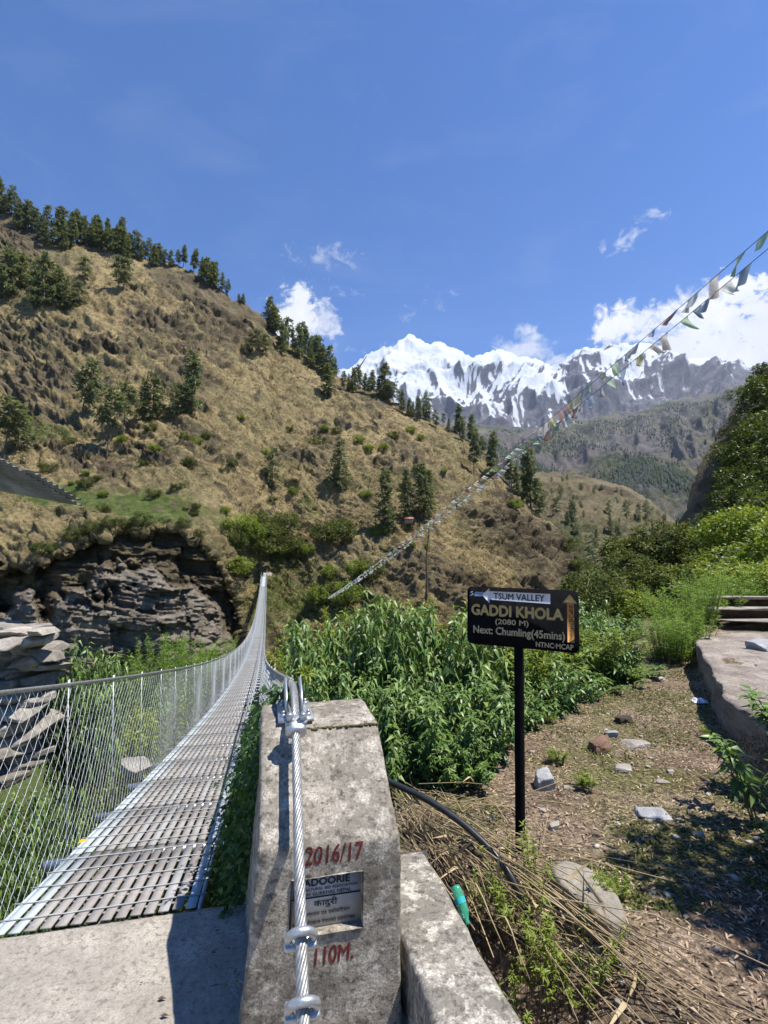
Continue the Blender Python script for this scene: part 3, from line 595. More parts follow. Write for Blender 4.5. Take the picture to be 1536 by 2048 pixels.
def face_noise(Q): return np.stack([fbm(Q / .05, 3, 110 + i) for i in range(3)], -1) * .0035 + np.stack([fbm(Q / .25, 2, 120 + i) for i in range(3)], -1) * .006
S_ = pts[:, 0, None] - nrm2[:, 0, None] * ins[None]; Z_ = pts[:, 1, None] - nrm2[:, 1, None] * ins[None]
PP = BW(S_, tt[None] + 0 * S_, Z_); nz_ = face_noise(PP)
onf = (np.abs(pts[:, 0] - 1.9) < 1e-4)[:, None, None] & (np.abs(Z_ - RT) < .03)[..., None]
PP = PP + nz_; PP[..., :2] -= BR * (.055 * np.clip((.64 - Z_) / .66, 0, 1.6) * (1 - (tt[None] - PT0) / (PT1 - PT0)) ** 3)[..., None]; nr, nc, _ = PP.shape; gf = grid_faces(nr, nc)
zc = Z_.ravel()[gf].mean(1); tc_ = np.repeat(tt[None], nr, 0).ravel()[gf].mean(1); sc_ = S_.ravel()[gf].mean(1)
hole = (sc_ < 1.91) & (zc < RT) & (zc > RB) & (tc_ > RL) & (tc_ < RR)
mb = MB(); mb.add(PP, gf[~hole])
for side, j in ((0, 0), (1, nc - 1)):               # side faces
    edgep = PP[:, j]; base = edgep.copy(); base[:, 2] = -1.3
    mid = BW(2.28, PT0 if side == 0 else PT1, .2)
    k = np.linspace(0, 1, 14)[:, None, None]; g = edgep[None] + (np.array(mid) - edgep[None]) * k
    g = g + (np.stack([fbm(g / .06, 3, 130 + i) for i in range(3)], -1) * .004) * np.minimum(1, k * 6); f = grid_faces(14, nr); mb.add(g, f if side else f[:, ::-1])
# recess walls
DP = .035
def rq(a, b): return a
zz = np.linspace(RB, RT, 14); tw = np.linspace(RL, RR, 14); dd = np.linspace(1.893, 1.9 + DP, 5)
for g in (BW(dd[:, None], RL, zz[None]), BW(dd[:, None], RR, zz[None])[:, ::-1], BW(dd[:, None], tw[None], RB), BW(dd[:, None], tw[None], RT)): rough_grid(mb, g, .002, .04, 140)
mo = MB()
for i in range(46): tq = .19 + .31 * i / 45 + rng.normal(0, .004); rock_mesh(mo, BW(2.305 + rng.normal(0, .004), tq, .933 + rng.normal(0, .0015)), (rng.uniform(.012, .03), rng.uniform(.008, .016), .008), 900 + i, .5, 0)
o = mb.build('shaft', MT['pillar'], pil, False); o.matrix_parent_inverse = Matrix.Translation(pil.location).inverted()
for p_ in o.data.polygons: p_.use_smooth = True
o.data.set_sharp_from_angle(angle=math.radians(50))
INV = Matrix.Translation(pil.location).inverted()
def under(o, root): o.parent = root; o.matrix_parent_inverse = Matrix.Translation(root.location).inverted(); return o
under(mo.build('moss_line', MT['mossy']), pil)
mb = MB(); pw = RR - RL; ph = RT - RB; pz = (RB + RT) / 2
A3 = np.stack([np.r_[BR, 0], np.r_[BD, 0], [0, 0, 1]], 1)
mb.box(BW(1.9 + DP + .004, (RL + RR) / 2, pz), (pw + .01, .01, ph + .01), A3); under(mb.build('plaque', MT['plaque']), pil)
MP = Matrix(((BR[0], 0, -BD[0], 0), (BR[1], 0, -BD[1], 0), (0, 1, 0, 0), (0, 0, 0, 1)))   # text x->t, y->z, normal -> -s
def text(body, mat, M, width=None, height=None, bold=0.0, name='lettering', parent=None, align='LEFT', shear=0.0, ext=.0006):
    c = bpy.data.curves.new('t', 'FONT'); c.body = body; c.align_x = align; c.shear = shear; c.resolution_u = 3
    o = bpy.data.objects.new('t', c); COL.objects.link(o); bpy.context.view_layer.update()
    me = bpy.data.meshes.new_from_object(o); bpy.data.objects.remove(o)
    V = np.array([v.co[:] for v in me.vertices]); F_ = [list(p.vertices) for p in me.polygons]; bpy.data.meshes.remove(me); n = len(V)
    if bold:                                            # heavier strokes: shifted layers, each a hair in front of the last
        offs = [(0, 0), (bold, 0), (-bold, 0), (0, bold), (0, -bold)]
    else: offs = [(0, 0)]
    VV = np.concatenate([V + [dx, dy, 0] for dx, dy in offs]); lay = np.repeat(np.arange(len(offs)), n)
    lo, hi = VV.min(0), VV.max(0); sx = width / (hi[0] - lo[0]) if width else None; sy = height / (hi[1] - lo[1]) if height else None
    sx = sx or sy; sy = sy or sx
    VV[:, 0] = (VV[:, 0] - lo[0]) * sx; VV[:, 1] = (VV[:, 1] - lo[1]) * sy; VV[:, 2] = lay * .0001
    Mn = np.array(M); VV = VV @ Mn[:3, :3].T + Mn[:3, 3]
    if M is not None and name == 'red_numbers':         # painted on: follow the rough concrete
        q = VV.copy(); sdist = q[:, 0] * BD[0] + q[:, 1] * BD[1]; q[:, :2] += np.outer(1.9 - sdist, BD); VV += face_noise(q)
    me = bpy.data.meshes.new(name); me.from_pydata(VV.tolist(), [], [[i + k * n for i in f] for k in range(len(offs)) for f in F_]); me.materials.append(mat); me.update()
    o = mk(name, me)
    if parent: under(o, parent)
    return o
def on_face(t, z, s): p = BW(s, t, z); return Matrix.Translation(Vector(p)) @ MP
def ptext(body, mat, u0, v0, u1, v1, hpx, s, bold=0.0, name='lettering', shear=0, rise=None):
    t0, z0 = PS(u0, v0, s); t1, z1 = PS(u1, v1, s); _, zt = PS(u0, v0 - hpx, s)
    return text(body, mat, on_face(t0, (z0 + z1) / 2 if rise is None else z0, s), t1 - t0, zt - z0, bold, name, pil, shear=shear)
sF = 1.8985
ptext('2016/17', MT['red'], 606, 1735, 728, 1716, 37, sF, .012, 'red_numbers', .12)
ptext('110M.', MT['red'], 628, 1935, 706, 1917, 36, sF, .016, 'red_numbers', .12)
sQ = 1.9 + DP - .0035
def qt(body, x0, x1, y, h, bold=.0):   # fractions of the plaque
    text(body, MT['navy'], on_face(RL + pw * x0, RB + ph * y, sQ), pw * (x1 - x0), ph * h, bold, 'lettering', pil)
qt('DONATED BY', .28, .70, .90, .06, .01); qt('KADOORIE', .08, .84, .735, .135, .03); qt('AGRICULTURAL AID ASSOCIATION', .03, .95, .655, .052, .012); qt('BRITISH GURKHAS NEPAL', .03, .86, .565, .062, .012)
qt('कादुरी', .32, .66, .33, .17, .012); qt('एग्रिकल्चरल एड एसोसिएसन', .04, .84, .19, .105, .008); qt('ब्रिटिस गोर्खाज नेपालको सहयोगबाट', .02, .92, .04, .105, .008)
mb = MB(); mb.box(BW(sQ, (RL + RR) / 2, RB + ph * .535), (pw * .98, .0015, .004), A3); under(mb.build('rule_line', MT['navy']), pil)

mb = MB()
ss = np.linspace(-1.2, 2.56, 170); prf = [(.53, -.9), (.53, .232), (.545, .25), (.785, .25), (.80, .232), (.815, -.9)]
pq = []
for a, b in zip(prf[:-1], prf[1:]):
    n = max(2, int(math.dist(a, b) / .025)); pq += [(a[0] + (b[0] - a[0]) * i / n, a[1] + (b[1] - a[1]) * i / n) for i in range(n)]
pq = np.array(pq + [prf[-1]]); g = BW(ss[:, None], pq[None, :, 0], pq[None, :, 1] - .03 * (ss[:, None] - 1.7)); rough_grid(mb, g[:, ::-1], .009, .12, 150)
ge = BW(2.56, np.linspace(.53, .815, 12)[None], np.linspace(-.9, .23, 20)[:, None]); rough_grid(mb, ge, .009, .12, 150)
tag(mb.build('parapet_wall', MT['parapet'], None, False), 'low lichen blotched concrete parapet running beside the pillar', 'wall')

# ------------------------------------------------------------------ suspension bridge
br = empty('suspension_bridge', tuple(BW(S0, -.73, 0))); tag(br, 'long sagging steel suspension footbridge with wire mesh sides', 'bridge')
TL, TR = -1.17, -.29
def panel_mesh(seed, far):
    r = np.random.default_rng(seed); mb = MB(); W = (TR - TL) / 14
    for i in range(14):
        tn = .92 if i in (0, 13) else (.72 if i in (1,) else r.choice([.02, .1, .2, .3, .42]) )
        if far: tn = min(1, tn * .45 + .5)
        mb.box(((i + .5) * W - (TR - TL) / 2 + r.normal(0, .001), .5, r.normal(0, .0012)), (W - .017, .992, .007), None, tn)
    for k in range(5):
        y = .1 + .2 * k + r.normal(0, .006); x = np.linspace(-.47, .47, 13); z = .0075 + .003 * np.abs(np.sin(x * 18 + r.uniform(0, 3)))
        mb.tube(np.stack([x, y + .01 * r.normal() + .004 * np.sin(x * 9), z], 1), .0034, 5, True, .62)
        mb.box((0, y, -.010), (.88, .016, .006), None, .3)
    mb.box((-.445, .5, -.018), (.012, .99, .04), None, .95); mb.box((.445, .5, -.018), (.012, .99, .04), None, .95); mb.box((0, .5, -.030), (.02, .99, .012), None, .1)
    return mb.data('deck_panel', MT['deck'])
PM = [panel_mesh(i, False) for i in range(6)] + [panel_mesh(20 + i, True) for i in range(3)]
yaw = math.atan2(-BD[0], BD[1])
extra = MB()
bm_ = MB(); bm_.box((.06, 0, -.045), (1.30, .05, .05)); bm_.box((0, 0, -.07), (1.16, .02, .02)); beam_me = bm_.data('cross_beam', MT['galv'])
def put(o, s, t, z):
    sl = math.atan(deck_sl(s + .5)); o.location = BW(s, t, z) - np.array(br.location); o.rotation_euler = (sl, 0, yaw)
for i in range(110):
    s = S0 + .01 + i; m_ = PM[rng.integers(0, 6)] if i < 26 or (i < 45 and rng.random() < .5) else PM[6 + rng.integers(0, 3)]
    if i < 95:
        put(mk('deck_panel', m_, br), s, (TL + TR) / 2, deck_z(s)); put(mk('cross_beam', beam_me, br), s, (TL + TR) / 2, deck_z(s))
    else:
        R = np.array(Matrix.Rotation(yaw, 3, 'Z') @ Matrix.Rotation(math.atan(deck_sl(s)), 3, 'X')); extra.box(BW(s + .5, (TL + TR) / 2, deck_z(s + .5)), (.88, .99, .01), R, .95)
tag(under(extra.build('far_decking', MT['deck']), br), kind='stuff')
def railT(side, s):
    s = np.asarray(s, float)
    if side < 0: return np.where(s > 2.7, -1.235 - .05 * np.exp(-(s - 2.7) / 3), -1.285 - .1 * np.clip((2.7 - s) / .5, 0, 1))
    return -.05 + .18 * np.exp(-np.maximum(s - 2.75, 0) / 8.0)
def railZ(s): return deck_z(np.maximum(s, 2.3)) + 1.05
def botT(side, s): s = np.asarray(s, float); return np.full(s.shape, -1.215) if side < 0 else -.15 + .06 * np.exp(-np.maximum(s - 2.7, 0) / 2.5)
def helix(mb, path, R, r, n, pitch, sides=5, tint=.5):
    P = np.asarray(path, float); d = np.r_[0, np.cumsum(np.linalg.norm(np.diff(P, axis=0), axis=1))]; q = np.arange(0, d[-1], pitch / 16)
    P = np.stack([np.interp(q, d, P[:, i]) for i in range(3)], 1); T = norm(np.gradient(P, axis=0)); U = norm(np.cross(T, [0.3, 0.1, 1.0])); W = np.cross(T, U)
    for k in range(n):
        a = q / pitch * 2 * math.pi + k * 2 * math.pi / n; mb.tube(P + R * (np.cos(a)[:, None] * U + np.sin(a)[:, None] * W), r, sides, True, tint)
for side in (-1, 1):
    q = np.r_[np.linspace(2.3 if side < 0 else 2.62, 9, 40), np.linspace(9.3, S0 + SPAN, 180)]
    P = BW(q, railT(side, q), railZ(q)); mb = MB(); near = P[q <= 9]; helix(mb, near, .0088, .0052, 7, .18); mb.tube(P[q >= 8.9], .0135, 6); under(mb.build('handrail_cable', MT['rope'], None, True), br)
    P = BW(q, botT(side, q), deck_z(q) - .06); mb = MB(); mb.tube(P, .014, 6); under(mb.build('deck_cable', MT['rope'], None, True), br)
    far = MB()
    for i in range(0 if side < 0 else 2, 110):                               # suspender rods every metre
        s = S0 + .06 + i; a = BW(s, railT(side, s), railZ(s)); b = BW(s, botT(side, s), deck_z(s) - .06)
        tgt = MB() if i < 48 else far; tgt.tube(np.array([a + np.array([0, 0, .03]), (a + b) / 2, b]), .0036, 5)
        tgt.tube(np.array([a + np.r_[BD * .02, .03], a + np.r_[BD * .03, -.05], a + np.r_[BD * .012, -.12]]), .0035, 5)
        if i < 48: under(tgt.build('suspender', MT['wire'], None, True), br)
    tag(under(far.build('far_suspenders', MT['wire']), br), kind='stuff')
    A, B, RR_ = [], [], []                              # chain link wire, every wire a zigzag
    for (sa, sb, cw, nz, r) in ((2.2 if side < 0 else 3.3, 20, .050, 20, .0017), (20, 50, .09, 12, .0032), (50, S0 + SPAN, .2, 8, .006)):
        js = np.arange(sa, sb, cw); kz = np.linspace(0, 1, nz + 1)
        for par, (j0) in enumerate((0,)):
            off = np.where(np.arange(nz + 1) % 2 == 0, -.53 * cw, .53 * cw)
            S = js[:, None] + off[None] * np.where(np.arange(len(js)) % 2 == 0, 1, -1)[:, None]; S = S + rng.normal(0, cw * .04, S.shape) ; Tt = railT(side, S) * kz + botT(side, S) * (1 - kz); Zt = railZ(S) * kz + (deck_z(S) - .06) * (1 - kz)
            bul = .03 * np.sin(kz * math.pi) * np.sin(S * 2.1) ; Pm = BW(S, Tt + bul + (.0016 * np.where(np.arange(nz + 1) % 2 == 0, 1, -1))[None] * np.where(np.arange(len(js)) % 2 == 0, 1, -1)[:, None], Zt)
            A.append(Pm[:, :-1].reshape(-1, 3)); B.append(Pm[:, 1:].reshape(-1, 3)); RR_.append(np.full(A[-1].shape[0], r))
    v, f = tubes_batch(np.concatenate(A), np.concatenate(B), np.concatenate(RR_), 3); mb = MB(); mb.add(v, f); under(mb.build('wire_mesh', MT['wire'], None, True), br)
# far abutment
E_ = S0 + SPAN; fa = empty('far_abutment', tuple(BW(E_ + .5, -.73, -.5))); tag(fa, 'small concrete gate and landing where the footbridge meets the far bank', 'abutment')
mb = MB()
for t_ in (-1.75, .3): mb.box(BW(E_ + .9, t_, .35), (.75, 1.2, 1.9), A3)
under(mb.build('gate_pillar', MT['slab']), fa)
mb = MB(); mb.box(BW(E_ + 1.9, -.73, -.9), (3.4, 3.8, 1.8), A3); under(mb.build('landing', MT['slab']), fa)
mb = MB(); mb.box(BW(E_ + 4.4, -.9, 1.2), (2.6, .6, 2.6), A3); mb.box(BW(E_ + 3.2, 1.6, .3), (2.2, .6, 2.0), A3); under(mb.build('stone_wall', MT['stone']), fa)

# main cable over the pillar, saddle, clips
cab = empty('anchor_cable', tuple(BW(2.33, .135, 1.0))); tag(cab, 'thick twisted steel anchor cable descending over the pillar front', 'cable')
cpath = [BW(.86, .117, -.03), BW(1.45, .120, .45), BW(1.9, .126, .785), BW(2.25, .132, 1.02), BW(2.40, .134, 1.065), BW(2.5, .134, 1.07), BW(2.62, .13, 1.06), BW(2.75, .125, 1.045)]
cp_ = np.array(cpath); dl = np.r_[0, np.cumsum(np.linalg.norm(np.diff(cp_, axis=0), axis=1))]; qq = np.linspace(0, dl[-1], 60); cpp = np.stack([np.interp(qq, dl, cp_[:, i]) for i in range(3)], 1)
for _ in range(2): cpp[1:-1] = (cpp[:-2] + 2 * cpp[1:-1] + cpp[2:]) / 4
mb = MB(); helix(mb, cpp, .0122, .0060, 8, .20, 7); mb.tube(cpp, .0085, 8); under(mb.build('wire_strands', MT['rope'], None, True), cab)
def cpt(s):                                            # point and axes of the cable at bridge coordinate s
    ps = cpp[:, 0] * BD[0] + cpp[:, 1] * BD[1]; i = np.argmin(np.abs(ps - s)); T = norm(cpp[min(i + 1, 59)] - cpp[max(i - 1, 0)]); X = np.r_[BR, 0]; X = norm(X - T * (X @ T)); Nn = np.cross(X, T); return cpp[i], X, T, Nn
for s in (1.615, 1.49):
    p, X, T, Nn = cpt(s); th = np.linspace(0, 2 * math.pi, 33)[:-1]; cl = empty('cable_clip', tuple(p)); 
    tag(cl, 'galvanised ring clip on the anchor cable just below the plaque' if s > 1.55 else 'galvanised ring clip on the anchor cable at the bottom edge', 'cable clip')
    mb = MB(); a = np.linspace(-.25, math.pi + .25, 26); ring = p + .0355 * (np.cos(a)[:, None] * X * 1.05 + np.sin(a)[:, None] * Nn * 1.1) + Nn * -.004; mb.tube(ring, .0125, 12); under(mb.build('u_bolt', MT['clamp'], None, True), cl)
    mb = MB(); mb.box(p - Nn * .030, (.096, .045, .022), np.stack([X, T, Nn], 1)); 
    for sg in (-1, 1): mb.tube(np.array([p + X * sg * .037 - Nn * .01, p + X * sg * .037 - Nn * .06]), .013, 6)
    o = under(mb.build('saddle_block', MT['clamp']), cl); md = o.modifiers.new('b', 'BEVEL'); md.width = .006; md.segments = 2
sd = empty('cable_saddle', tuple(BW(2.45, .135, .96))); tag(sd, 'steel saddle plates bolted on the pillar top', 'saddle')
mb = MB(); mb.box(BW(2.47, .14, .966), (.155, .30, .012), A3); o = under(mb.build('base_plate', MT['galv']), sd)
mb = MB()
for dt in (-.035, .035):
    prf = [(2.36, .972), (2.62, .972), (2.66, 1.08), (2.58, 1.10), (2.44, 1.06)]; V = [BW(a, .135 + dt + e, b) for e in (-.005, .005) for a, b in prf]; n = 5
    mb.add(V, [np.array([list(range(n))[::-1], list(range(n, 2 * n))]), np.array([[i, (i + 1) % n, n + (i + 1) % n, n + i] for i in range(n)])])
under(mb.build('cheek_plate', MT['galv']), sd)
for (s_, t_) in ((2.37, .085), (2.56, .085), (2.37, .195), (2.56, .195)): mb = MB(); mb.tube(np.array([BW(s_, t_, .97), BW(s_, t_, .985)]), .013, 6); mb.tube(np.array([BW(s_, t_, .985), BW(s_, t_, .998)]), .007, 8); under(mb.build('bolt', MT['clamp']), sd)
p, X, T, Nn = cpt(2.20); cl = empty('bolted_clamp', tuple(p)); tag(cl, 'cast clamp with two bolt heads gripping the cable at the pillar edge', 'clamp')
mb = MB(); th = np.linspace(0, 2 * math.pi, 25)[:-1]; prf = np.array([[.044 * math.copysign(abs(math.cos(a)) ** .7, math.cos(a)), .033 * math.copysign(abs(math.sin(a)) ** .8, math.sin(a))] for a in th])
rings = [p + T * d + (prf[:, :1] * k) * X + (prf[:, 1:] * k) * Nn for d, k in ((-.045, .8), (-.036, 1), (.02, 1.0), (.03, .85))]; V = np.concatenate(rings); n = 24; j = np.arange(n)
mb.add(V, [np.concatenate([np.stack([r_ * n + j, r_ * n + (j + 1) % n, (r_ + 1) * n + (j + 1) % n, (r_ + 1) * n + j], 1) for r_ in range(3)]), np.array([list(range(n))[::-1], list(range(3 * n, 4 * n))])])
under(mb.build('clamp_body', MT['clamp'], None, False), cl)
for sg in (-1, 1):
    c_ = p + X * sg * .027 + Nn * .028; ax = norm(Nn * .8 + T * -.55 * 0 + np.array([0, 0, .35])); mb = MB(); mb.tube(np.array([c_, c_ + ax * .032]), .0165, 6); mb.tube(np.array([c_ + ax * .032, c_ + ax * .036]), .0125, 14); mb.tube(np.array([c_ - ax * .004, c_ + ax * .004]), .021, 16); under(mb.build('bolt_head', MT['clamp']), cl)

# ------------------------------------------------------------------ sign
bp = GP(1040, 1703); sgn = empty('trail_sign', (bp[0], bp[1], bp[2])); tag(sgn, 'black trail sign board with gold GADDI KHOLA lettering on a thin black post', 'sign')
al = math.radians(27); bx = np.array([math.cos(al), -math.sin(al), -.02]); bx = norm(bx); bn = norm(np.array([-math.sin(al), -math.cos(al), 0])); by = norm(np.cross(bn, bx)); by = by if by[2] > 0 else -by
BWd, BHt = .672, .36; bc = PY(1041, 1236, bp[1] + .0)
bc = bc + bn * .0
RB3 = np.stack([bx, by, bn], 1)
def board_pt(x, y, n=0.0): return bc + bx * (x - .5) * BWd + by * (.5 - y) * BHt + bn * n
mb = MB(); r = .032; out = []
for cx, cy, a0 in ((BWd / 2 - r, BHt / 2 - r, 0), (-BWd / 2 + r, BHt / 2 - r, 90), (-BWd / 2 + r, -BHt / 2 + r, 180), (BWd / 2 - r, -BHt / 2 + r, 270)):
    out += [(cx + r * math.cos(math.radians(a0 + q)), cy + r * math.sin(math.radians(a0 + q))) for q in range(0, 91, 15)]
out = np.array(out); n = len(out); V = np.concatenate([bc + out[:, :1] * bx + out[:, 1:] * by + bn * d for d in (-.006, .006)]); j = np.arange(n)
mb.add(V, [np.array([list(range(n))[::-1], list(range(n, 2 * n))]), np.stack([j, (j + 1) % n, n + (j + 1) % n, n + j], 1)]); under(mb.build('board', MT['black']), sgn)
topz = board_pt(.5, .9)[2]; pc = np.array([bp[0], bp[1], 0]); pt = board_pt(.48, .9, -.032)
mb = MB(); RP = np.stack([bx * [1, 1, 0] / np.linalg.norm(bx[:2]), -bn, [0, 0, 1]], 1)
nseg = 12; ring = np.array([[-1, -1], [1, -1], [1, 1], [-1, 1]]) * .0245; rr = []
for k in range(nseg + 1):
    q = k / nseg; c_ = np.array([bp[0], bp[1], bp[2] - .15]) * (1 - q) + np.r_[pt[:2], topz + .25] * q; rr.append(c_ + ring[:, :1] * RP[:, 0] + ring[:, 1:] * RP[:, 1])
V = np.concatenate(rr); j = np.arange(4); mb.add(V, [np.concatenate([np.stack([k * 4 + j, k * 4 + (j + 1) % 4, k * 4 + 4 + (j + 1) % 4, k * 4 + 4 + j], 1) for k in range(nseg)]), np.array([[3, 2, 1, 0], [nseg * 4 + i for i in range(4)]])])
o = under(mb.build('post', MT['black']), sgn)
def bmx(x, y, rot=0): M_ = Matrix(((bx[0], by[0], bn[0], 0), (bx[1], by[1], bn[1], 0), (bx[2], by[2], bn[2], 0), (0, 0, 0, 1))); p = board_pt(x, y, .0085); return Matrix.Translation(Vector(p)) @ M_ @ Matrix.Rotation(rot, 4, 'Z')
def bt(body, mat, x0, x1, y0, y1, bold=.02, rot=0): 
    if rot: return text(body, mat, bmx(x0, y0, rot), (y1 - y0) * BHt, (x1 - x0) * BWd, bold, 'lettering', sgn)
    return text(body, mat, bmx(x0, y1), (x1 - x0) * BWd, (y1 - y0) * BHt, bold, 'lettering', sgn)
def bpoly(name, mat, pts, n=.0072):
    V = np.array([board_pt(x, y, n) for x, y in pts] + [board_pt(x, y, .004) for x, y in pts]); k = len(pts); mb = MB(); j = np.arange(k)
    mb.add(V, [np.array([list(range(k))]), np.stack([j, (j + 1) % k, k + (j + 1) % k, k + j], 1)]); return under(mb.build(name, mat), sgn)
bpoly('white_arrow', MT['white'], [(.145, .135), (.215, .02), (.215, .07), (.765, .07), (.765, .235), (.215, .215), (.215, .28)])
bt('TSUM VALLEY', MT['navy'], .255, .715, .095, .205, .015)
bt('GADDI KHOLA', MT['gold'], .04, .875, .30, .50, .045)
bt('(2080 M)', MT['tan'], .27, .575, .535, .655, .02); bt('Next: Chumling(45mins)', MT['tan'], .06, .885, .675, .85, .028); bt('NTNC·MCAP', MT['tan'], .635, .955, .868, .955, .03)
bpoly('gold_arrow', MT['gold'], [(.865, .21), (.93, .06), (.99, .21)]); bpoly('orange_strip', MT['orange'], [(.905, .215), (.962, .215), (.962, .835), (.905, .835)])
bt('SHIPCHET(45mins)', MT['navy'], .912, .956, .235, .815, .02, -math.pi / 2)
bpoly('blue_label', MT['blue'], [(.07, .085), (.19, .085), (.19, .165), (.07, .165)], .0069); bt('ADVENTURE', MT['white'], .075, .185, .092, .12, .01); bt('SHERPA TREKS', MT['white'], .075, .185, .13, .155, .01)
mb = MB(); 
for (x, y, s) in ((.043, .10, .012), (.05, .14, .016), (.035, .155, .01)): mb.box(board_pt(x, y, .0072), (s * 1.3, s * .5, .0012), RB3 @ Rz(.6))
under(mb.build('logo_mark', MT['white']), sgn)

# ------------------------------------------------------------------ pipe, bottle, roof, walls, ledge, steps
ctl = [(700, 1530, .40, 3.35), (790, 1568, .44, 3.2), (860, 1600, .42, 3.05), (930, 1648, .33, 2.92), (985, 1702, .20, 2.80), (1020, 1745, .08, 2.72), (1045, 1800, -.10, 2.66), (1065, 1850, -.30, 2.6)]
P = np.array([PY(u, v, Y) for u, v, z, Y in ctl]); P = np.concatenate([np.stack([np.interp(np.linspace(0, 7, 60), np.arange(8), P[:, i]) for i in range(3)], 1)])
for _ in range(30): P[1:-1] = (P[:-2] + 2 * P[1:-1] + P[2:]) / 4
mb = MB(); mb.tube(P, .0185, 12); tag(mb.build('water_pipe', MT['hdpe'], None, True), 'black plastic water pipe arching from the pillar into the weeds', 'pipe')
bpos = PZ(924, 1812, .10); bot = empty('drink_bottle', tuple(bpos)); tag(bot, 'green plastic drink bottle lying upside down against the parapet', 'bottle')
m = NT('green_plastic'); m.fin((.06, .45, .28), .12, 0, .5); m.b.inputs['Alpha'].default_value = .55; MT['pet'] = m.m
ax = norm(np.array([-.12, .25, .9])); ax = norm(np.array([-.25, .45, .62])) * .68; prf = [(0, .012), (.015, .014), (.02, .012), (.05, .026), (.075, .0325), (.10, .031), (.11, .033), (.15, .031), (.17, .033), (.20, .031), (.215, .025), (.218, .006)]
mb = MB(); mb.tube(np.array([bpos - ax * .10 + ax * q for q, _ in prf]), np.array([r_ * .72 for _, r_ in prf]), 18); under(mb.build('body', MT['pet'], None, True), bot)
MT['teal'] = simple('teal_label', [(.3, (.02, .33, .36)), (.7, (.04, .42, .44))], 20)
mb = MB(); mb.tube(np.array([bpos - ax * .10 + ax * q for q in (.112, .148)]), .0251, 18, False); under(mb.build('label_band', MT['teal'], None, True), bot)

A_ = PY(165, 1012, 6.6); B_ = PY(-30, 897, 6.05); C_ = PY(-130, 958, 7.4); e1 = B_ - A_; e2 = C_ - A_; L1 = np.linalg.norm(e1); nn = norm(np.cross(e1, e2)); nn = nn if nn[2] > 0 else -nn
rf = empty('shed_roof', tuple(C_)); tag(rf, 'edge of a rusty corrugated tin roof poking in from the left', 'roof')
q1 = np.linspace(0, 1, 320); q2 = np.linspace(0, 1, 6); wv = .016 * np.sin(q1 * L1 / .076 * 2 * math.pi)
g = A_ + q1[None, :, None] * e1 + q2[:, None, None] * e2 + wv[None, :, None] * nn; mb = MB(); f = grid_faces(6, 320)
mb.add(g, f); mb.add(g - nn * .003, f[:, ::-1]); h = np.stack([g[0], g[0] - nn * .003]); mb.add(h, grid_faces(2, 320)); h = np.stack([g[:, 0], g[:, 0] - nn * .003]); mb.add(h, grid_faces(2, 6))
under(mb.build('tin_sheet', MT['tin'], None, True), rf)
g2 = A_ + np.linspace(.12, .62, 200)[None, :, None] * e1 + (np.array([-.055, .5, 1.2]))[:, None, None] * e2 + (.016 * np.sin(np.linspace(.12, .62, 200) * L1 / .076 * 2 * math.pi) + .014)[None, :, None] * nn
mb = MB(); mb.add(g2, grid_faces(3, 200)); mb.add(g2 - nn * .003, grid_faces(3, 200)[:, ::-1]); under(mb.build('overlapping_sheet', MT['tin'], None, True), rf)
mb = MB(); mb.tube(np.array([A_ + e1 * .5 + e2 * 1.0 - nn * .04, A_ + e1 * .5 + e2 * 1.0 - np.array([0, 0, 6.])]), .07, 8); mb.tube(np.array([A_ + e1 * .1 + e2 * .98 - nn * .05, A_ + e1 * .95 + e2 * .98 - nn * .05]), .045, 8); under(mb.build('timber_frame', MT['bark'], None, True), rf)

def slabs(mb, n, fx, seed, size, flat):
    r = np.random.default_rng(seed)
    for i in range(n):
        c = fx(i, r); sz = np.array([r.uniform(.7, 1.3), r.uniform(.7, 1.2), 1]) * size * r.uniform(.75, 1.3); rock_mesh(mb, c, sz * [1, 1, flat * r.uniform(.6, 1.4)], int(seed * 91 + i), .34, 2, Rz(r.uniform(-.5, .5)) @ Rx(r.normal(0, .12)) @ Ry(r.normal(0, .12)), 1, r.uniform(.15, .9))
sw = empty('stone_wall', (-4.9, 6.2, -1.2)); tag(sw, 'dry stacked slab stone wall beyond the mesh at the left edge', 'wall')
mb = MB(); r_ = np.random.default_rng(5)
z = -.85; row = 0
while z < .86:
    h = r_.uniform(.05, .105); x = -7.2; xr = -4.42 + r_.uniform(-.15, .08)
    while x < xr:
        w_ = r_.uniform(.12, .40); c = np.array([x + w_ / 2, 6.25 + r_.normal(0, .10) + .10 * (z + 1) , z + h / 2]); rock_mesh(mb, c, (w_ * 1.15, r_.uniform(.55, .9), h * 1.75), 300 + row, .30, 2, Rz(r_.normal(0, .15)) @ Ry(r_.normal(0, .09)) @ Rx(r_.normal(0, .1)), 1, r_.uniform(.0, .55)); x += w_ * .78; row += 1
    z += h * .95
under(mb.build('stacked_stones', MT['stone']), sw); mb = MB(); rock_mesh(mb, (-5.95, 6.6, -.25), (2.6, .7, 2.0), 77, .1, 3); under(mb.build('earth_core', MT['bark']), sw)
for (u, v, w_, h_) in ((30, 1264, .30, .10), (84, 1262, .24, .07), (66, 1280, .30, .10)):
    mb = MB(); rock_mesh(mb, PY(u, v, 6.0), (w_, .55, h_), u, .25, 3, Rz(.2), 1, .95); under(mb.build('capstone', MT['stone']), sw)

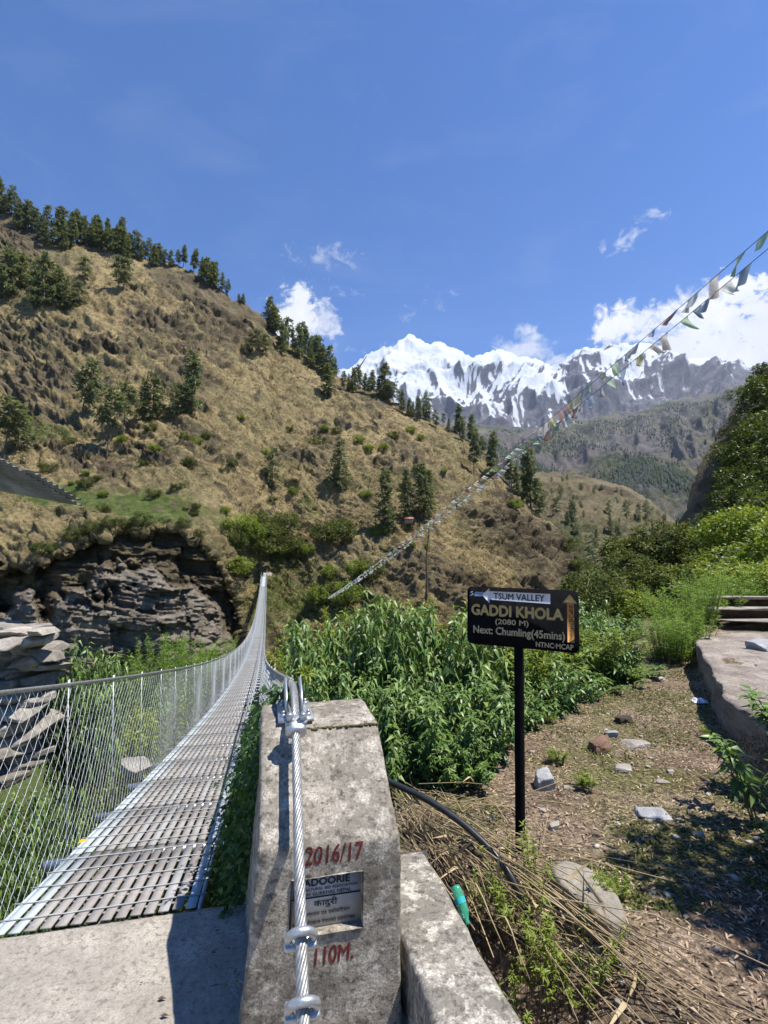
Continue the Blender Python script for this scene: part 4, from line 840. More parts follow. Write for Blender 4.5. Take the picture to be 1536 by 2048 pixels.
def outline_block(name, mat, outl, zt, zb, seed, amp=.03, nring=16, nside=8, dens=6):
    P = np.array(outl, float); q = []
    for a, b in zip(P, np.roll(P, -1, 0)):
        for k in range(dens): q.append(a + (b - a) * k / dens)
    q = np.array(q); n = len(q)
    for _ in range(2): q = (np.roll(q, 1, 0) + 2 * q + np.roll(q, -1, 0)) / 4
    q = q + .03 * np.stack([fbm(np.c_[q / .22, 0 * q[:, :1]], 3, seed + 7 + i) for i in range(2)], -1)
    c = q.mean(0); k = np.linspace(.02, 1, nring)[:, None, None]; top = np.concatenate([c + (q[None] - c) * k, np.full((nring, n, 1), zt)], 2); top[-1, :, 2] -= .008
    sd_ = np.concatenate([np.repeat(q[None], nside, 0), (zt - .012 + (zb - zt) * np.linspace(0, 1, nside))[:, None, None] + np.zeros((1, n, 1))], 2)
    g = np.concatenate([top, sd_[1:]]); g = np.concatenate([g, g[:, :1]], 1); w3 = g.copy(); d = np.stack([fbm(w3 / .35, 4, seed + i) for i in range(3)], -1) * amp * 2; d[:nring - 1, :, :2] *= .2; g = g + d
    mb = MB(); mb.add(g, grid_faces(*g.shape[:2])[:, ::-1]); return mb.build(name, mat, None, True)
ZL = .43
ol = [PZ(u, v, ZL)[:2] for u, v in ((1390, 1277), (1402, 1302), (1424, 1345), (1450, 1388), (1482, 1415), (1536, 1448), (1640, 1500), (1760, 1500), (1720, 1330), (1600, 1272), (1500, 1262), (1440, 1266))]
tag(outline_block('stone_ledge', MT['ledge'], ol, ZL, -.25, 200, .02, 22, 12, 10), 'pale worn raised stone footpath edge on the right leading to steps', 'ledge')
st = empty('path_steps', tuple(PZ(1490, 1262, ZL))); tag(st, 'short flight of dark stone steps at the end of the ledge', 'steps')
base = PZ(1432, 1260, ZL); dirx = norm(np.array([1, -.06, 0])); diry = np.array([.06, 1, 0]); 
for k in range(3):
    c = base + dirx * (1.35 + .12 * k) + diry * (.25 + .5 * k) + np.array([0, 0, .02 + .19 * (k + 1) - .06]); mb = MB()
    rock_mesh(mb, c, (2.2, .50, .06), 800 + k, .10, 3, np.stack([dirx, diry, [0, 0, 1]], 1), 1, .35); under(mb.build('tread', MT['stone']), st)
    mb = MB(); rock_mesh(mb, c + np.array([0, .26, -.13]), (2.1, .60, .22), 820 + k, .1, 3, np.stack([dirx, diry, [0, 0, 1]], 1), 1, .1); under(mb.build('riser', MT['stoner']), st)

def stone(name, u, v, wpx, hpx, mat, label, flat=.6, rz=0., tint=.5, zoff=None, cat='stone', z0=None, seed=None, deep=.8):
    p = GP(u, v) if z0 is None else PZ(u, v, z0); dep = p[1]; w_ = wpx * dep / 1000 * .9; h_ = hpx * dep / 1000 * .8
    mb = MB(); rock_mesh(mb, (0, 0, h_ * .22), (w_, w_ * deep, h_), seed or (u + v), .36, 3, Rz(rz), 1, tint); o = mb.build(name, mat, None, False, tuple(p)); tag(o, label, cat); return o
stone('rock', 1202, 1500, 46, 34, MT['stoner'], 'reddish brown rock lying on the trampled path', rz=.3)
stone('rock', 1088, 1574, 42, 40, MT['stoneg'], 'upright pale jagged rock right of the sign post', rz=.5, tint=.55)
stone('flat_stone', 1300, 1630, 64, 12, MT['stoneg'], 'flat bluish grey stone set in the path grass', tint=.5)
stone('rock', 1222, 1472, 26, 16, MT['stoneg'], 'small grey stone behind the reddish brown rock', tint=.5)
stone('rock', 1275, 1492, 46, 16, MT['stone'], 'low pale stone right of the reddish brown rock', tint=.5)
stone('rock', 1244, 1540, 34, 14, MT['stone'], 'whitish low stone in front of the reddish brown rock', tint=.55)
stone('rock', 1118, 1522, 20, 14, MT['stone'], 'small whitish stone beside the green sprout on the path', tint=.55)
stone('rock', 1170, 1570, 22, 12, MT['stone'], 'little white stone at a green weed right of the jagged rock', tint=.55)
stone('rock', 1132, 1577, 14, 9, MT['stone'], 'tiny white stone just right of the jagged rock', tint=.55)
stone('rock', 1108, 1657, 22, 16, MT['stone'], 'small buff stone on bare soil right of the post', tint=.8)
stone('rock', 1004, 1510, 18, 14, MT['stoneg'], 'small dark stone at the bush edge left of the post', tint=.4)
stone('rock', 966, 1556, 34, 14, MT['stoneg'], 'grey stone under the bush left of the post', tint=.5)
stone('rock', 1325, 1565, 20, 8, MT['stone'], 'small flat white stone in the middle of the path', tint=.55)
stone('rock', 1340, 1545, 14, 8, MT['stone'], 'tiny pale stone above the small flat white stone on the path', tint=.55)
stone('rock', 1310, 1360, 34, 12, MT['stone'], 'flat stone at the far end of the trampled clearing', tint=.8)
stone('rock', 1290, 1365, 24, 12, MT['stoner'], 'brown lump at the far end of the clearing', tint=.6)
stone('rock', 1395, 1670, 22, 10, MT['stone'], 'small buff stone at the shadow edge on the right', tint=.7)
stone('rock', 1525, 1300, 60, 34, MT['stoneg'], 'rough grey stone sitting on the pale ledge', z0=ZL, tint=.6, rz=.4)
o = stone('dung_pat', 1249, 1443, 36, 18, MT['dung'], 'dark dried dung pat on the path', cat='dung')
def cloth_lump(name, u, v, w_, lab):
    p = GP(u, v); x = np.linspace(-1, 1, 18); X, Y = np.meshgrid(x, x); q = np.stack([X, Y, 0 * X], -1); Z = .35 * (ridged(q * 1.2 + 5, 3, 9) + .6) * np.clip(1.2 - X ** 2 - Y ** 2, 0, 1); s = w_ * p[1] / 1000 / 2
    g = np.stack([X * s * (1 + .3 * fbm(q, 2, 3)), Y * s * (1 + .3 * fbm(q, 2, 4)), Z * s + .01], -1); mb = MB(); mb.add(g, grid_faces(18, 18)); mb.add(g - [0, 0, .004], grid_faces(18, 18)[:, ::-1]); o = mb.build(name, MT['white'], None, True, tuple(p)); tag(o, lab, 'rag'); return o
cloth_lump('rag', 1397, 1404, 28, 'crumpled white rag on the grass near the ledge')
sp_ = GP(1180, 1800); mb = MB(); ol = np.array([PZ(u, v, .06)[:2] for u, v in ((1095, 1738), (1135, 1722), (1185, 1740), (1225, 1780), (1258, 1850), (1215, 1862), (1160, 1815))])
o = outline_block('flat_stone', MT['stoneb'], ol, .07, -.12, 260, .012, 12, 6, 5); tag(o, 'large tilted buff slab stone beside the dry canes', 'stone')
# ------------------------------------------------------------------ steep green slope on the right
rv = np.linspace(320, 1215, 230); ru0 = np.interp(rv, [300,520,600,680,735,775,815,860,905,945,985,1020,1055,1080,1130,1215], [1860,1700,1640,1580,1536,1500,1470,1440,1418,1398,1382,1366,1350,1346,1336,1330])
ru0 = ru0 + 6 * vn(np.stack([rv / 30, rv * 0, rv * 0], -1), 7) + 3 * vn(np.stack([rv / 9, rv * 0, rv * 0], -1), 8)
q = np.linspace(0, 1, 200)[:, None] ** 1.5; QV = np.repeat(rv[None], 200, 0); QU = ru0[None] + (2150 - ru0[None]) * q
rhY = tps([(1350,1060,47),(1400,945,48),(1470,815,50),(1536,735,52),(1700,520,60),(1536,900,41),(1536,1050,31),(1700,900,33),(2100,900,24),(2100,600,34),(1400,1150,39),(1536,1150,25),(2100,1150,14),(1340,1200,42)])
RG = PY(QU, QV, rhY(QU, QV)); RN = normals(RG)
RG = RG + RN * ((.9 * fbm(RG / 9, 4, 161) + .5 * blocks(RG, (3, 3, 1.4), 162, .2) + .2 * fbm(RG / 1.2, 3, 163)) * np.clip(sstep(0, .05, q), .2, 1))[..., None]
rgr = np.clip(.25 + .5 * sstep(.0, .06, q) + .35 * fbm(RG / 5, 3, 166), 0, 1); rrk = np.clip(.9 - .55 * sstep(.01, .10, q) + .3 * fbm(RG / 6, 3, 167), 0, 1)
terrain('right_slope', RG, hillmat('right_slope_land', 1.2, [(.3, (.05, .045, .025)), (.5, (.10, .09, .04)), (.7, (.17, .14, .07))], [(.3, (.03, .028, .026)), (.5, (.075, .066, .058)), (.7, (.13, .115, .10))]), {'rock': rrk, 'green': rgr}, back=[(4, .5), (14, 3), (40, 20)])
def on_right(u, v):
    r = int(np.clip(np.searchsorted(rv, v), 0, 229)); c = int(np.clip(np.searchsorted(QU[:, r], u), 0, 199)); return RG[c, r]

# ------------------------------------------------------------------ trees
def pine(seed, base=.15, r=.22, nw=15, nb=6, prof='cone', up=.25, dens=5, tl=.065):
    g = np.random.default_rng(seed); mb = MB(); br_ = MB(); lean = g.normal(0, .02, 2)
    for w_ in range(nw):
        qz = base + (1 - base) * (w_ + g.uniform(-.3, .3)) / nw; qz = min(max(qz, base), .985); t = (qz - base) / (1 - base)
        pr = (1 - t) ** .8 * (.55 + .45 * min(1, t * 6)) if prof == 'cone' else (math.sin(math.pi * min(1, (t * .86 + .14))) ** .7)
        for b in range(nb):
            a = g.uniform(0, 2 * math.pi); L = r * pr * g.uniform(.55, 1.15) + .012; d = np.array([math.cos(a), math.sin(a), up * (t * 1.6 - .55) + g.normal(0, .08)]); p0 = np.array([lean[0] * qz, lean[1] * qz, qz])
            m = max(2, int(dens * L / r + 2)); kq = np.linspace(.25, 1, m); P = p0 + d * (L * kq)[:, None]; P[:, 2] -= .12 * L * kq ** 2 * 2
            n = 4; pp = np.repeat(P, n, 0) + g.normal(0, .010, (m * n, 3)); dn = norm(d + g.normal(0, .65, (m * n, 3)) + [0, 0, .15]); nn_ = norm(g.normal(0, .5, (m * n, 3)) + [0, 0, 1])
            v, f, tn = leaves(pp, dn, nn_, tl * g.uniform(.7, 1.25, m * n), tl * .42, np.clip(g.normal(.45 + .15 * t, .22, m * n), 0, 1), .1, .1); mb.add(v, f, tn)
            br_.tube(np.array([p0, p0 + d * L * .6]), .0028, 3, False)
    zz = np.linspace(-.04, .96, 9); tr = np.stack([lean[0] * zz + .004 * np.sin(zz * 7 + seed), lean[1] * zz, zz], 1); br_.tube(tr, .0135 * (1 - zz * .92) + .001, 6)
    return mb.data('crown', MT['needles'], False), br_.data('trunk', MT['bark'])
KIND = {'full': pine(1, .16, .22, 16, 6), 'full2': pine(2, .12, .25, 14, 6, 'cone', .15), 'tall': pine(3, .30, .16, 16, 5), 'bare': pine(4, .52, .19, 9, 5, 'round'), 'round': pine(5, .34, .25, 9, 6, 'round'), 'slim': pine(6, .16, .12, 20, 5, 'cone', .1, 4, .05), 'bushy': pine(7, .10, .29, 13, 6, 'round'), 'lopsided': pine(8, .3, .2, 12, 6, 'round')}
def tree(kind, p, h, label, group=None, name='pine_tree', lean=(0, 0), w=1.0, cat='tree'):
    r = empty(name, tuple(np.asarray(p) - [0, 0, .02 * h]), random.uniform(0, 6.28)); r.scale = (h * w * .87, h * w * .87, h); r.rotation_euler = (lean[0], lean[1], r.rotation_euler[2] if not any(lean) else 0)
    tag(r, label, cat, group); mk('crown', KIND[kind][0], r); mk('trunk', KIND[kind][1], r); return r
def hpx(p, px): return px * np.hypot(p[0], p[1]) * .0 + px * (p[1] * cp + (p[2] - CH) * sp) / F
for (k, u, v, px, w_, lb, ln) in [
    ('full', 372, 842, 145, 1.15, 'tallest dense dark pine of the group standing on the left bench', (0, .05)), ('bushy', 352, 846, 75, 1.0, 'short broad pine tucked at the left foot of the tallest bench pine', (0, 0)),
    ('full2', 305, 848, 112, 1.1, 'broad blue green pine left of the tallest bench pine', (0, 0)), ('full', 285, 846, 92, 1.1, 'dense pine just left of the broad blue green pine', (0, 0)),
    ('bare', 248, 882, 118, 1.2, 'pine with a bare trunk behind the tall thin bare pine', (0, .04)), ('bare', 213, 918, 150, 1.15, 'tall thin pine with a long bare trunk at the bench lip', (0, .04)),
    ('lopsided', 165, 842, 122, 1.15, 'leaning pine with bare lower trunk left of the bench group', (0, .2)), ('bare', 8, 925, 135, 1.5, 'open pine cut by the left edge above the tin roof', (0, .06)), ('bushy', 38, 905, 85, 1.3, 'rounded bushy tree right of the open pine at the left edge', (0, 0)),
    ('round', 240, 592, 78, 1.1, 'twin trunk pine high on the left slope, left trunk', (0, .08)), ('round', 250, 590, 72, 1.0, 'twin trunk pine high on the left slope, right trunk', (0, .1)), ('round', 172, 575, 62, 1.0, 'lone small pine above the dense left clump', (0, 0)),
    ('full', 78, 622, 105, 1.2, 'pine at the left end of the dense clump on the upper left slope', (0, 0)), ('full2', 97, 632, 122, 1.2, 'tallest pine of the dense clump on the upper left slope', (0, 0)), ('full', 118, 628, 92, 1.2, 'pine in the middle of the dense clump on the upper left slope', (0, 0)),
    ('bushy', 138, 624, 72, 1.2, 'low broad pine in the dense clump on the upper left slope', (0, 0)), ('bushy', 158, 622, 58, 1.2, 'small pine at the right end of the dense clump on the upper left slope', (0, 0)),
    ('full', 12, 605, 115, 1.3, 'large dark pine against the left edge of the upper slope', (0, 0)), ('full2', 42, 585, 85, 1.3, 'dark pine right of the large one at the left edge', (0, 0)),
    ('round', 497, 716, 52, 1.1, 'left of three small pines under the ridge shoulder', (0, 0)), ('round', 512, 722, 60, 1.1, 'middle of three small pines under the ridge shoulder', (0, 0)), ('round', 528, 726, 52, 1.1, 'right of three small pines under the ridge shoulder', (0, 0)),
    ('slim', 650, 803, 78, 1.6, 'slender lone pine on the mid slope left of the ridge pine', (0, 0)), ('full', 772, 802, 78, 1.4, 'broad pine standing forward of the ridge under the snow peak', (0, 0)), ('bushy', 852, 842, 56, 1.0, 'squat dark pine lower along the ridge', (0, 0)),
    ('full', 916, 858, 66, 1.2, 'pine near the right end of the ridge, left of a pair', (0, 0)), ('full', 942, 868, 58, 1.2, 'pine near the right end of the ridge, right of a pair', (0, 0)),
    ('bushy', 545, 978, 88, .95, 'rounded green pine above the bridge on the lower slope', (0, 0)), ('full2', 676, 980, 112, 1.15, 'wide open branched pine at the centre of the hillside', (0, .05)), ('bushy', 690, 978, 52, 1.0, 'low dark tree at the foot of the wide central pine', (0, 0)),
    ('slim', 768, 1082, 138, 1.5, 'tall narrow pine with the large shadow below the hillside centre', (0, 0)), ('slim', 815, 1058, 112, 1.3, 'narrow pine left of the paired narrow pines', (0, 0)), ('slim', 842, 1056, 122, 1.5, 'taller of the paired narrow pines behind the flag line', (0, 0)), ('slim', 855, 1050, 108, 1.4, 'right one of the paired narrow pines behind the flag line', (0, 0)),
    ('tall', 944, 950, 92, 1.0, 'thin trunked pine beside the flag line at the ridge', (0, 0)), ('tall', 978, 962, 96, 1.1, 'thin pine crossed by the flag line', (0, 0)), ('slim', 1022, 1002, 66, 1.4, 'small slim pine left of the tall spur pine', (0, 0)),
    ('full', 1060, 1020, 128, 1.2, 'tallest pine at the right spur of the hillside', (0, 0)), ('tall', 1050, 1012, 92, 1.1, 'pine hugging the left side of the tallest spur pine', (0, 0)), ('full2', 1075, 1012, 82, 1.0, 'pine half behind the tallest spur pine', (0, 0)), ('tall', 1020, 935, 62, 1.4, 'pine on the ridge just above the flag line', (0, 0))]:
    p = on_hill(u, v); tree(k, p, hpx(p, px), lb, None, lean=ln, w=w_)
rr = np.random.default_rng(11)
def ridge_trees(ua, ub, n, h0, h1, dv0, dv1, label, group, kinds=('full', 'full2', 'round', 'full', 'tall', 'lopsided')):
    for i in range(n):
        u = ua + (ub - ua) * (i + rr.uniform(.1, .9)) / n; v = np.interp(u, us, ridge_v) + rr.uniform(dv0, dv1); p = on_hill(u, v)
        tree(rr.choice(kinds), p, hpx(p, rr.uniform(h0, h1)), label, group, w=rr.uniform(.8, 1.2))
ridge_trees(-30, 130, 17, 50, 88, 0, 26, 'dark pine in the thick stand on the highest left ridge', 'pines on the highest left ridge')
ridge_trees(120, 260, 24, 42, 80, -2, 22, 'dark pine in the row along the upper left ridge', 'pines along the upper left ridge')
ridge_trees(240, 330, 14, 36, 68, -2, 12, 'dark pine in the ridge row above the rocky slope', 'pines above the rocky slope')
ridge_trees(330, 465, 9, 26, 56, -2, 6, 'dark pine spaced along the ridge shoulder', 'pines on the ridge shoulder')
for u, px in ((412, 62), (430, 60), (421, 55), (485, 24), (478, 20), (537, 58), (548, 64)):
    p = on_hill(u, np.interp(u, us, ridge_v) + 2); tree('full2', p, hpx(p, px), 'rounded dark pine standing out on the ridge shoulder' if u < 450 else 'pine at the notch where the ridge drops', 'pines standing out on the shoulder' if u < 450 else 'pines at the ridge notch', w=1.3)
ridge_trees(545, 660, 13, 46, 80, 0, 30, 'dark pine in the descending row beside the white cloud', 'pines descending beside the cloud')
ridge_trees(600, 720, 12, 34, 56, 0, 26, 'dark pine in the middle ridge row left of the snow peak', 'pines left of the snow peak')
ridge_trees(715, 840, 13, 28, 50, -2, 14, 'dark pine in the ridge row below the snow peak', 'pines below the snow peak')
ridge_trees(830, 965, 11, 24, 46, -2, 10, 'dark pine in the lowest ridge row', 'pines in the lowest ridge row')
for i in range(22):
    u = rr.uniform(1105, 1250); v = rr.uniform(1045, 1170) + (u - 1150) * .1; p = on_spur(u, v); tree(rr.choice(['full', 'bushy', 'tall', 'full2']), p, hpx(p, rr.uniform(26, 52)), 'dark tree in the gully below the terraced spur', 'trees in the gully below the spur', w=rr.uniform(1.2, 1.7))
for u, v, px, lb in ((1215, 1040, 34, 'left of the small round pines on the terraced spur'), (1246, 1046, 36, 'second small round pine on the terraced spur'), (1276, 1046, 30, 'broad low pine of the pair on the spur shelf'), (1289, 1044, 36, 'right pine of the pair on the spur shelf'), (1120, 1010, 30, 'small dark pine at the left end of the spur'), (1160, 990, 18, 'tiny pine on the spur crest')):
    p = on_spur(u, v); tree('bushy', p, hpx(p, px), lb, None, w=.95)
for i in range(46):
    u = rr.uniform(1095, 1350); v = np.interp(u, [1095, 1200, 1300, 1350], [955, 965, 1008, 1050]) + rr.uniform(4, 95); p = on_spur(u, v); tree('bushy', p, hpx(p, rr.uniform(7, 15)), 'small dark shrub dotted over the terraced spur', 'small shrubs on the terraced spur', 'shrub', w=1.3, cat='shrub')
# dead snag and fallen log
p = on_hill(848, 1214); mb = MB(); g = np.random.default_rng(3); H = hpx(p, 158); z = np.linspace(0, 1, 12); P = np.stack([.045 * H * z + .01 * H * np.sin(z * 9), 0 * z, z * H], 1); mb.tube(P, .018 * H * (1 - z * .8), 6)
for i in range(16): q_ = g.uniform(.3, .97); a = g.uniform(0, 6.28); b0 = np.array([.045 * H * q_, 0, q_ * H]); mb.tube(np.array([b0, b0 + np.array([math.cos(a), math.sin(a), .3]) * H * .07 * (1.1 - q_)]), .004 * H, 4)
o = mb.build('dead_tree', MT['bark'], None, True, tuple(p)); tag(o, 'thin leafless dark snag standing above the bushes left of the sign', 'dead tree')
pa = on_hill(700, 755) + [0, 0, .5]; pb = pa + np.array([7, 0, 10.]); mb = MB(); mb.tube(np.stack([pa, (pa + pb) / 2 + [.2, 0, -.2], pb]), np.array([.5, .35, .12]), 6); tag(mb.build('broken_tree', MT['bark'], None, True), 'broken dark trunk leaning on the ridge left of the snow peak', 'dead tree')
# little shelter with a faded red roof
p = on_hill(815, 1066); hs = empty('hut', tuple(p)); tag(hs, 'tiny stone shelter with a faded red roof on the slope', 'hut'); MT['redroof'] = simple('faded_red_roof', [(.3, (.32, .12, .10)), (.7, (.42, .18, .15))], 2)
mb = MB(); mb.box(p + [0, 0, .4], (1.9, 1.6, 1.1)); under(mb.build('wall', MT['stone']), hs); mb = MB(); mb.box(p + [0, -.4, 1.15], (2.2, 1.5, .08), Rx(.45)); mb.box(p + [0, .75, 1.15], (2.2, 1.3, .08), Rx(-.45)); under(mb.build('roof', MT['redroof']), hs)

# forest specks on the far mountainside
g = np.random.default_rng(21); nr, nc, _ = FG.shape; mask = (fbm(FG / 220, 4, 66) + .35 * fgs(1300,840,150,18,-12) + .35 * fgs(1280,965,110,22,8) + .2 * fgs(1150,930,80,40,0))
ri = g.integers(4, nr, 26000); ci = g.integers(0, nc, 26000); keep = mask[ri, ci] > .10 + g.uniform(0, .22, 26000); P = FG[ri[keep], ci[keep]]; P = P[P[:, 1] < 3900]
P = P + g.normal(0, 4, P.shape) * [1, 1, 0]; H = np.clip(g.normal(17, 4, len(P)), 8, 28); th = np.arange(5) / 5 * 2 * math.pi; off = np.stack([np.cos(th), np.sin(th), 0 * th], 1)
base = P[:, None] + off[None] * (H * .24)[:, None, None] - [0, 0, 1]; top = P + np.stack([0 * H, 0 * H, H], 1); V = np.concatenate([base, top[:, None]], 1).reshape(-1, 3); j = np.arange(5); f = (np.arange(len(P))[:, None, None] * 6 + np.stack([j, (j + 1) % 5, 0 * j + 5], 1)[None]).reshape(-1, 3)
mb = MB(); mb.add(V, f, np.repeat(g.uniform(0, .8, len(P)), 6)); o = mb.build('distant_forest', MT['farwood']); tag(o, 'dark specks of forest scattered over the far grey mountainside', 'forest', kind='stuff')

# dry grass tussocks and small green shrubs on the opposite hillside
nr, nc, _ = HILL.shape; n = 70000; ri = (g.uniform(0, 1, n) ** .8 * (nr - 3)).astype(int) + 2; ci = g.integers(150, nc, n); keep = (rock[ri, ci] < .46) & (field[ri, ci] < .4) & (g.uniform(0, 1, n) < .95); ri, ci = ri[keep], ci[keep]
P = HILL[ri, ci] + g.normal(0, .3, (len(ri), 3)) * [1, 1, 0]; n = len(P); tn = np.clip(g.normal(.55, .28, n) - .35 * np.clip(green[ri, ci] * 1.5 - .3, 0, 1), 0, 1); sz = g.uniform(.0022, .0056, n) * P[:, 1]
pos = np.repeat(P, 4, 0) + g.normal(0, .12, (n * 4, 3)) * [1, 1, 0]; dn = norm(g.normal(0, .6, (n * 4, 3)) + [.1, -.15, .75]); v, f, t2 = leaves(pos, dn, rand_unit(n * 4), np.repeat(sz, 4), np.repeat(sz * .22, 4), np.repeat(tn, 4), .1, .35)
mb = MB(); mb.add(v, f, t2); o = mb.build('dry_grass', MT['tuft']); tag(o, 'tufts of dry straw coloured grass all over the hillside', 'grass', kind='stuff')
def clump_crown(seed, nclump=22, nleaf=130, leaf=.09, flat=.8, wd=.42):
    g = np.random.default_rng(seed); c = rand_unit(nclump) * g.uniform(.3, 1.25, (nclump, 1)) ** .6 * [.52, .52, .46 * flat] + [0, 0, .46]; mb = MB()
    rad = g.uniform(.07, .21, nclump); q = np.repeat(np.arange(nclump), nleaf); d = norm(g.normal(size=(len(q), 3))); pos = c[q] + d * (rad[q] * g.uniform(.3, 1.05, len(q)) ** .6)[:, None]
    dn = norm(d + g.normal(0, .6, d.shape) + [0, 0, .1]); nn_ = norm(d * .5 + g.normal(0, .5, d.shape) + [0, 0, .8]); pos[:, 2] = np.maximum(pos[:, 2], .01)
    tn = np.clip(g.normal(.5, .18, nclump)[q] + g.normal(0, .15, len(q)), 0, 1); v, f, t = leaves(pos, dn, nn_, leaf * g.uniform(.6, 1.3, len(q)), leaf * wd, tn, .15, .15); mb.add(v, f, t); st = MB()
    for k in range(7): e = c[k % nclump]; st.tube(np.array([[0, 0, -.05], [e[0] * .4, e[1] * .4, e[2] * .55], e]), np.array([.022, .015, .006]), 5)
    return mb, st
CC = {}
for mn in ('leafb', 'leafo', 'leafd', 'leaf'):
    CC[mn] = []
    for sd_ in range(3):
        a, b = clump_crown(hash(mn) % 50 * 0 + sd_ * 7 + len(mn) * 31 + ord(mn[-1]), 30 if mn != 'leafd' else 34, 120, .075 if mn != 'leafd' else .06); CC[mn].append((a.data('foliage', MT[mn]), b.data('stems', MT['stem'])))
def bush(mn, p, w_, h_, label, group=None, name='shrub', cat='shrub'):
    r = empty(name, tuple(p), random.uniform(0, 6.28)); r.scale = (w_, w_, h_); tag(r, label, cat, group); a, b = random.choice(CC[mn]); mk('foliage', a, r); mk('stems', b, r); return r
for i in range(70):
    u, v = (rr.uniform(380, 1120), rr.uniform(840, 1120)) if i < 45 else (rr.uniform(0, 420), rr.uniform(850, 1060))
    if v < np.interp(u, us, ridge_v) + 40: continue
    p = on_hill(u, v); s_ = rr.uniform(8, 24) * p[1] / 1000; bush('leafo' if rr.random() < .6 else 'leafb', p, s_ * 1.3, s_, 'small green shrub dotted on the dry opposite hillside', 'small shrubs on the opposite hillside')
for i in range(25):
    u = rr.uniform(470, 770); v = rr.uniform(1050, 1240); 
    if 505 < u < 560 and v > 1120: continue
    p = on_hill(u, v); s_ = rr.uniform(26, 60) * p[1] / 1000; bush(rr.choice(['leafo', 'leafb', 'leafo']), p, s_ * 1.2, s_ * rr.uniform(.7, 1.3), 'yellow green bush crowding the slope beyond the far bridge end', 'bushes beyond the far bridge end')
for i in range(16):
    u = rr.uniform(1120, 1200); v = rr.uniform(1060, 1200); p = on_hill(min(u, 1200), v + (u - 1120) * .5); s_ = rr.uniform(20, 40) * p[1] / 1000; bush('leafo', p, s_ * 1.2, s_, 'olive bush at the foot of the right spur', 'bushes at the foot of the right spur')
for i in range(9):
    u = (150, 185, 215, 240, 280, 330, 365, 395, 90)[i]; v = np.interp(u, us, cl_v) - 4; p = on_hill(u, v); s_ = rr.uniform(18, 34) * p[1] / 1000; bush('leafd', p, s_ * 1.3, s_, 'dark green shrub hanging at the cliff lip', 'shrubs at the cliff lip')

# trees and shrubs clothing the right slope
spots = [(1520,800,95),(1560,860,120),(1490,860,80),(1530,900,110),(1465,905,75),(1500,950,100),(1445,960,70),(1545,980,120),(1425,1000,60),(1475,1010,90),(1520,1050,110),(1405,1050,60),(1440,1060,80),(1560,1080,120),(1480,1090,85),(1600,760,120),(1620,900,150),(1640,1040,150),(1415,1085,60),(1370,1085,48),(1388,1110,60),(1330,1110,50),(1535,745,60),(1510,1000,80),(1456,1035,60),(1545,1040,100),(1460,860,50),(1432,925,44),(1410,985,40)]
for i, (u, v, px) in enumerate(spots):
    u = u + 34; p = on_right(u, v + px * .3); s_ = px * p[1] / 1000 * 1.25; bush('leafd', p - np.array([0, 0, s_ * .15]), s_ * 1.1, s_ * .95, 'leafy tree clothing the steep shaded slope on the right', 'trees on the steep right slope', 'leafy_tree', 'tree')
# bright bushes between the right slope and the path
for i, (u, v, Y, w_, h_, mn) in enumerate([(1300,1140,30,110,80,'leafo'),(1250,1165,26,90,70,'leafo'),(1345,1130,30,100,90,'leafo'),(1400,1125,28,110,80,'leafo'),(1470,1095,24,130,80,'leafb'),(1540,1095,22,130,80,'leafb'),(1440,1150,20,110,60,'leafo'),(1520,1140,18,140,70,'leafb'),
      (1230,1200,20,110,70,'leafo'),(1290,1190,18,120,70,'leafo'),(1350,1180,17,110,80,'leafo'),(1420,1180,16,130,70,'leafb'),(1500,1180,15,140,70,'leafb'),(1570,1200,13,120,80,'leafb'),(1260,1215,16,80,50,'leafb'),(1190,1190,17,80,60,'leafo'),(1160,1200,15,90,80,'leafo'),(1600,1150,16,150,120,'leafb'),(1375,1235,13,60,40,'leafb')]):
    g_ = ground_z(np.array([PY(u, v, Y)[0]]), np.array([Y]))[0]; p = PY(u, v, Y); p[2] = min(p[2], max(g_, p[2] - .6)) ; bush(mn, p, w_ * Y / 1000 * 1.25, h_ * Y / 1000 * 1.35, ('olive bush' if mn == 'leafo' else 'bright green bush') + ' on the bank between the path and the right slope', ('olive' if mn == 'leafo' else 'bright') + ' bushes on the right bank')
for u, v, w_ in ((1455, 1128, 40), (1475, 1138, 30)):
    p = PY(u, v, 19.); mb = MB(); rock_mesh(mb, (0, 0, .1), (w_ * .019, .5, .34), u, .3, 3, Rz(.4), 1, .8); tag(mb.build('rock', MT['stoneg'], None, False, tuple(p)), 'grey boulder half buried in the bushes above the steps' if w_ > 35 else 'smaller grey boulder beside the one above the steps', 'rock')

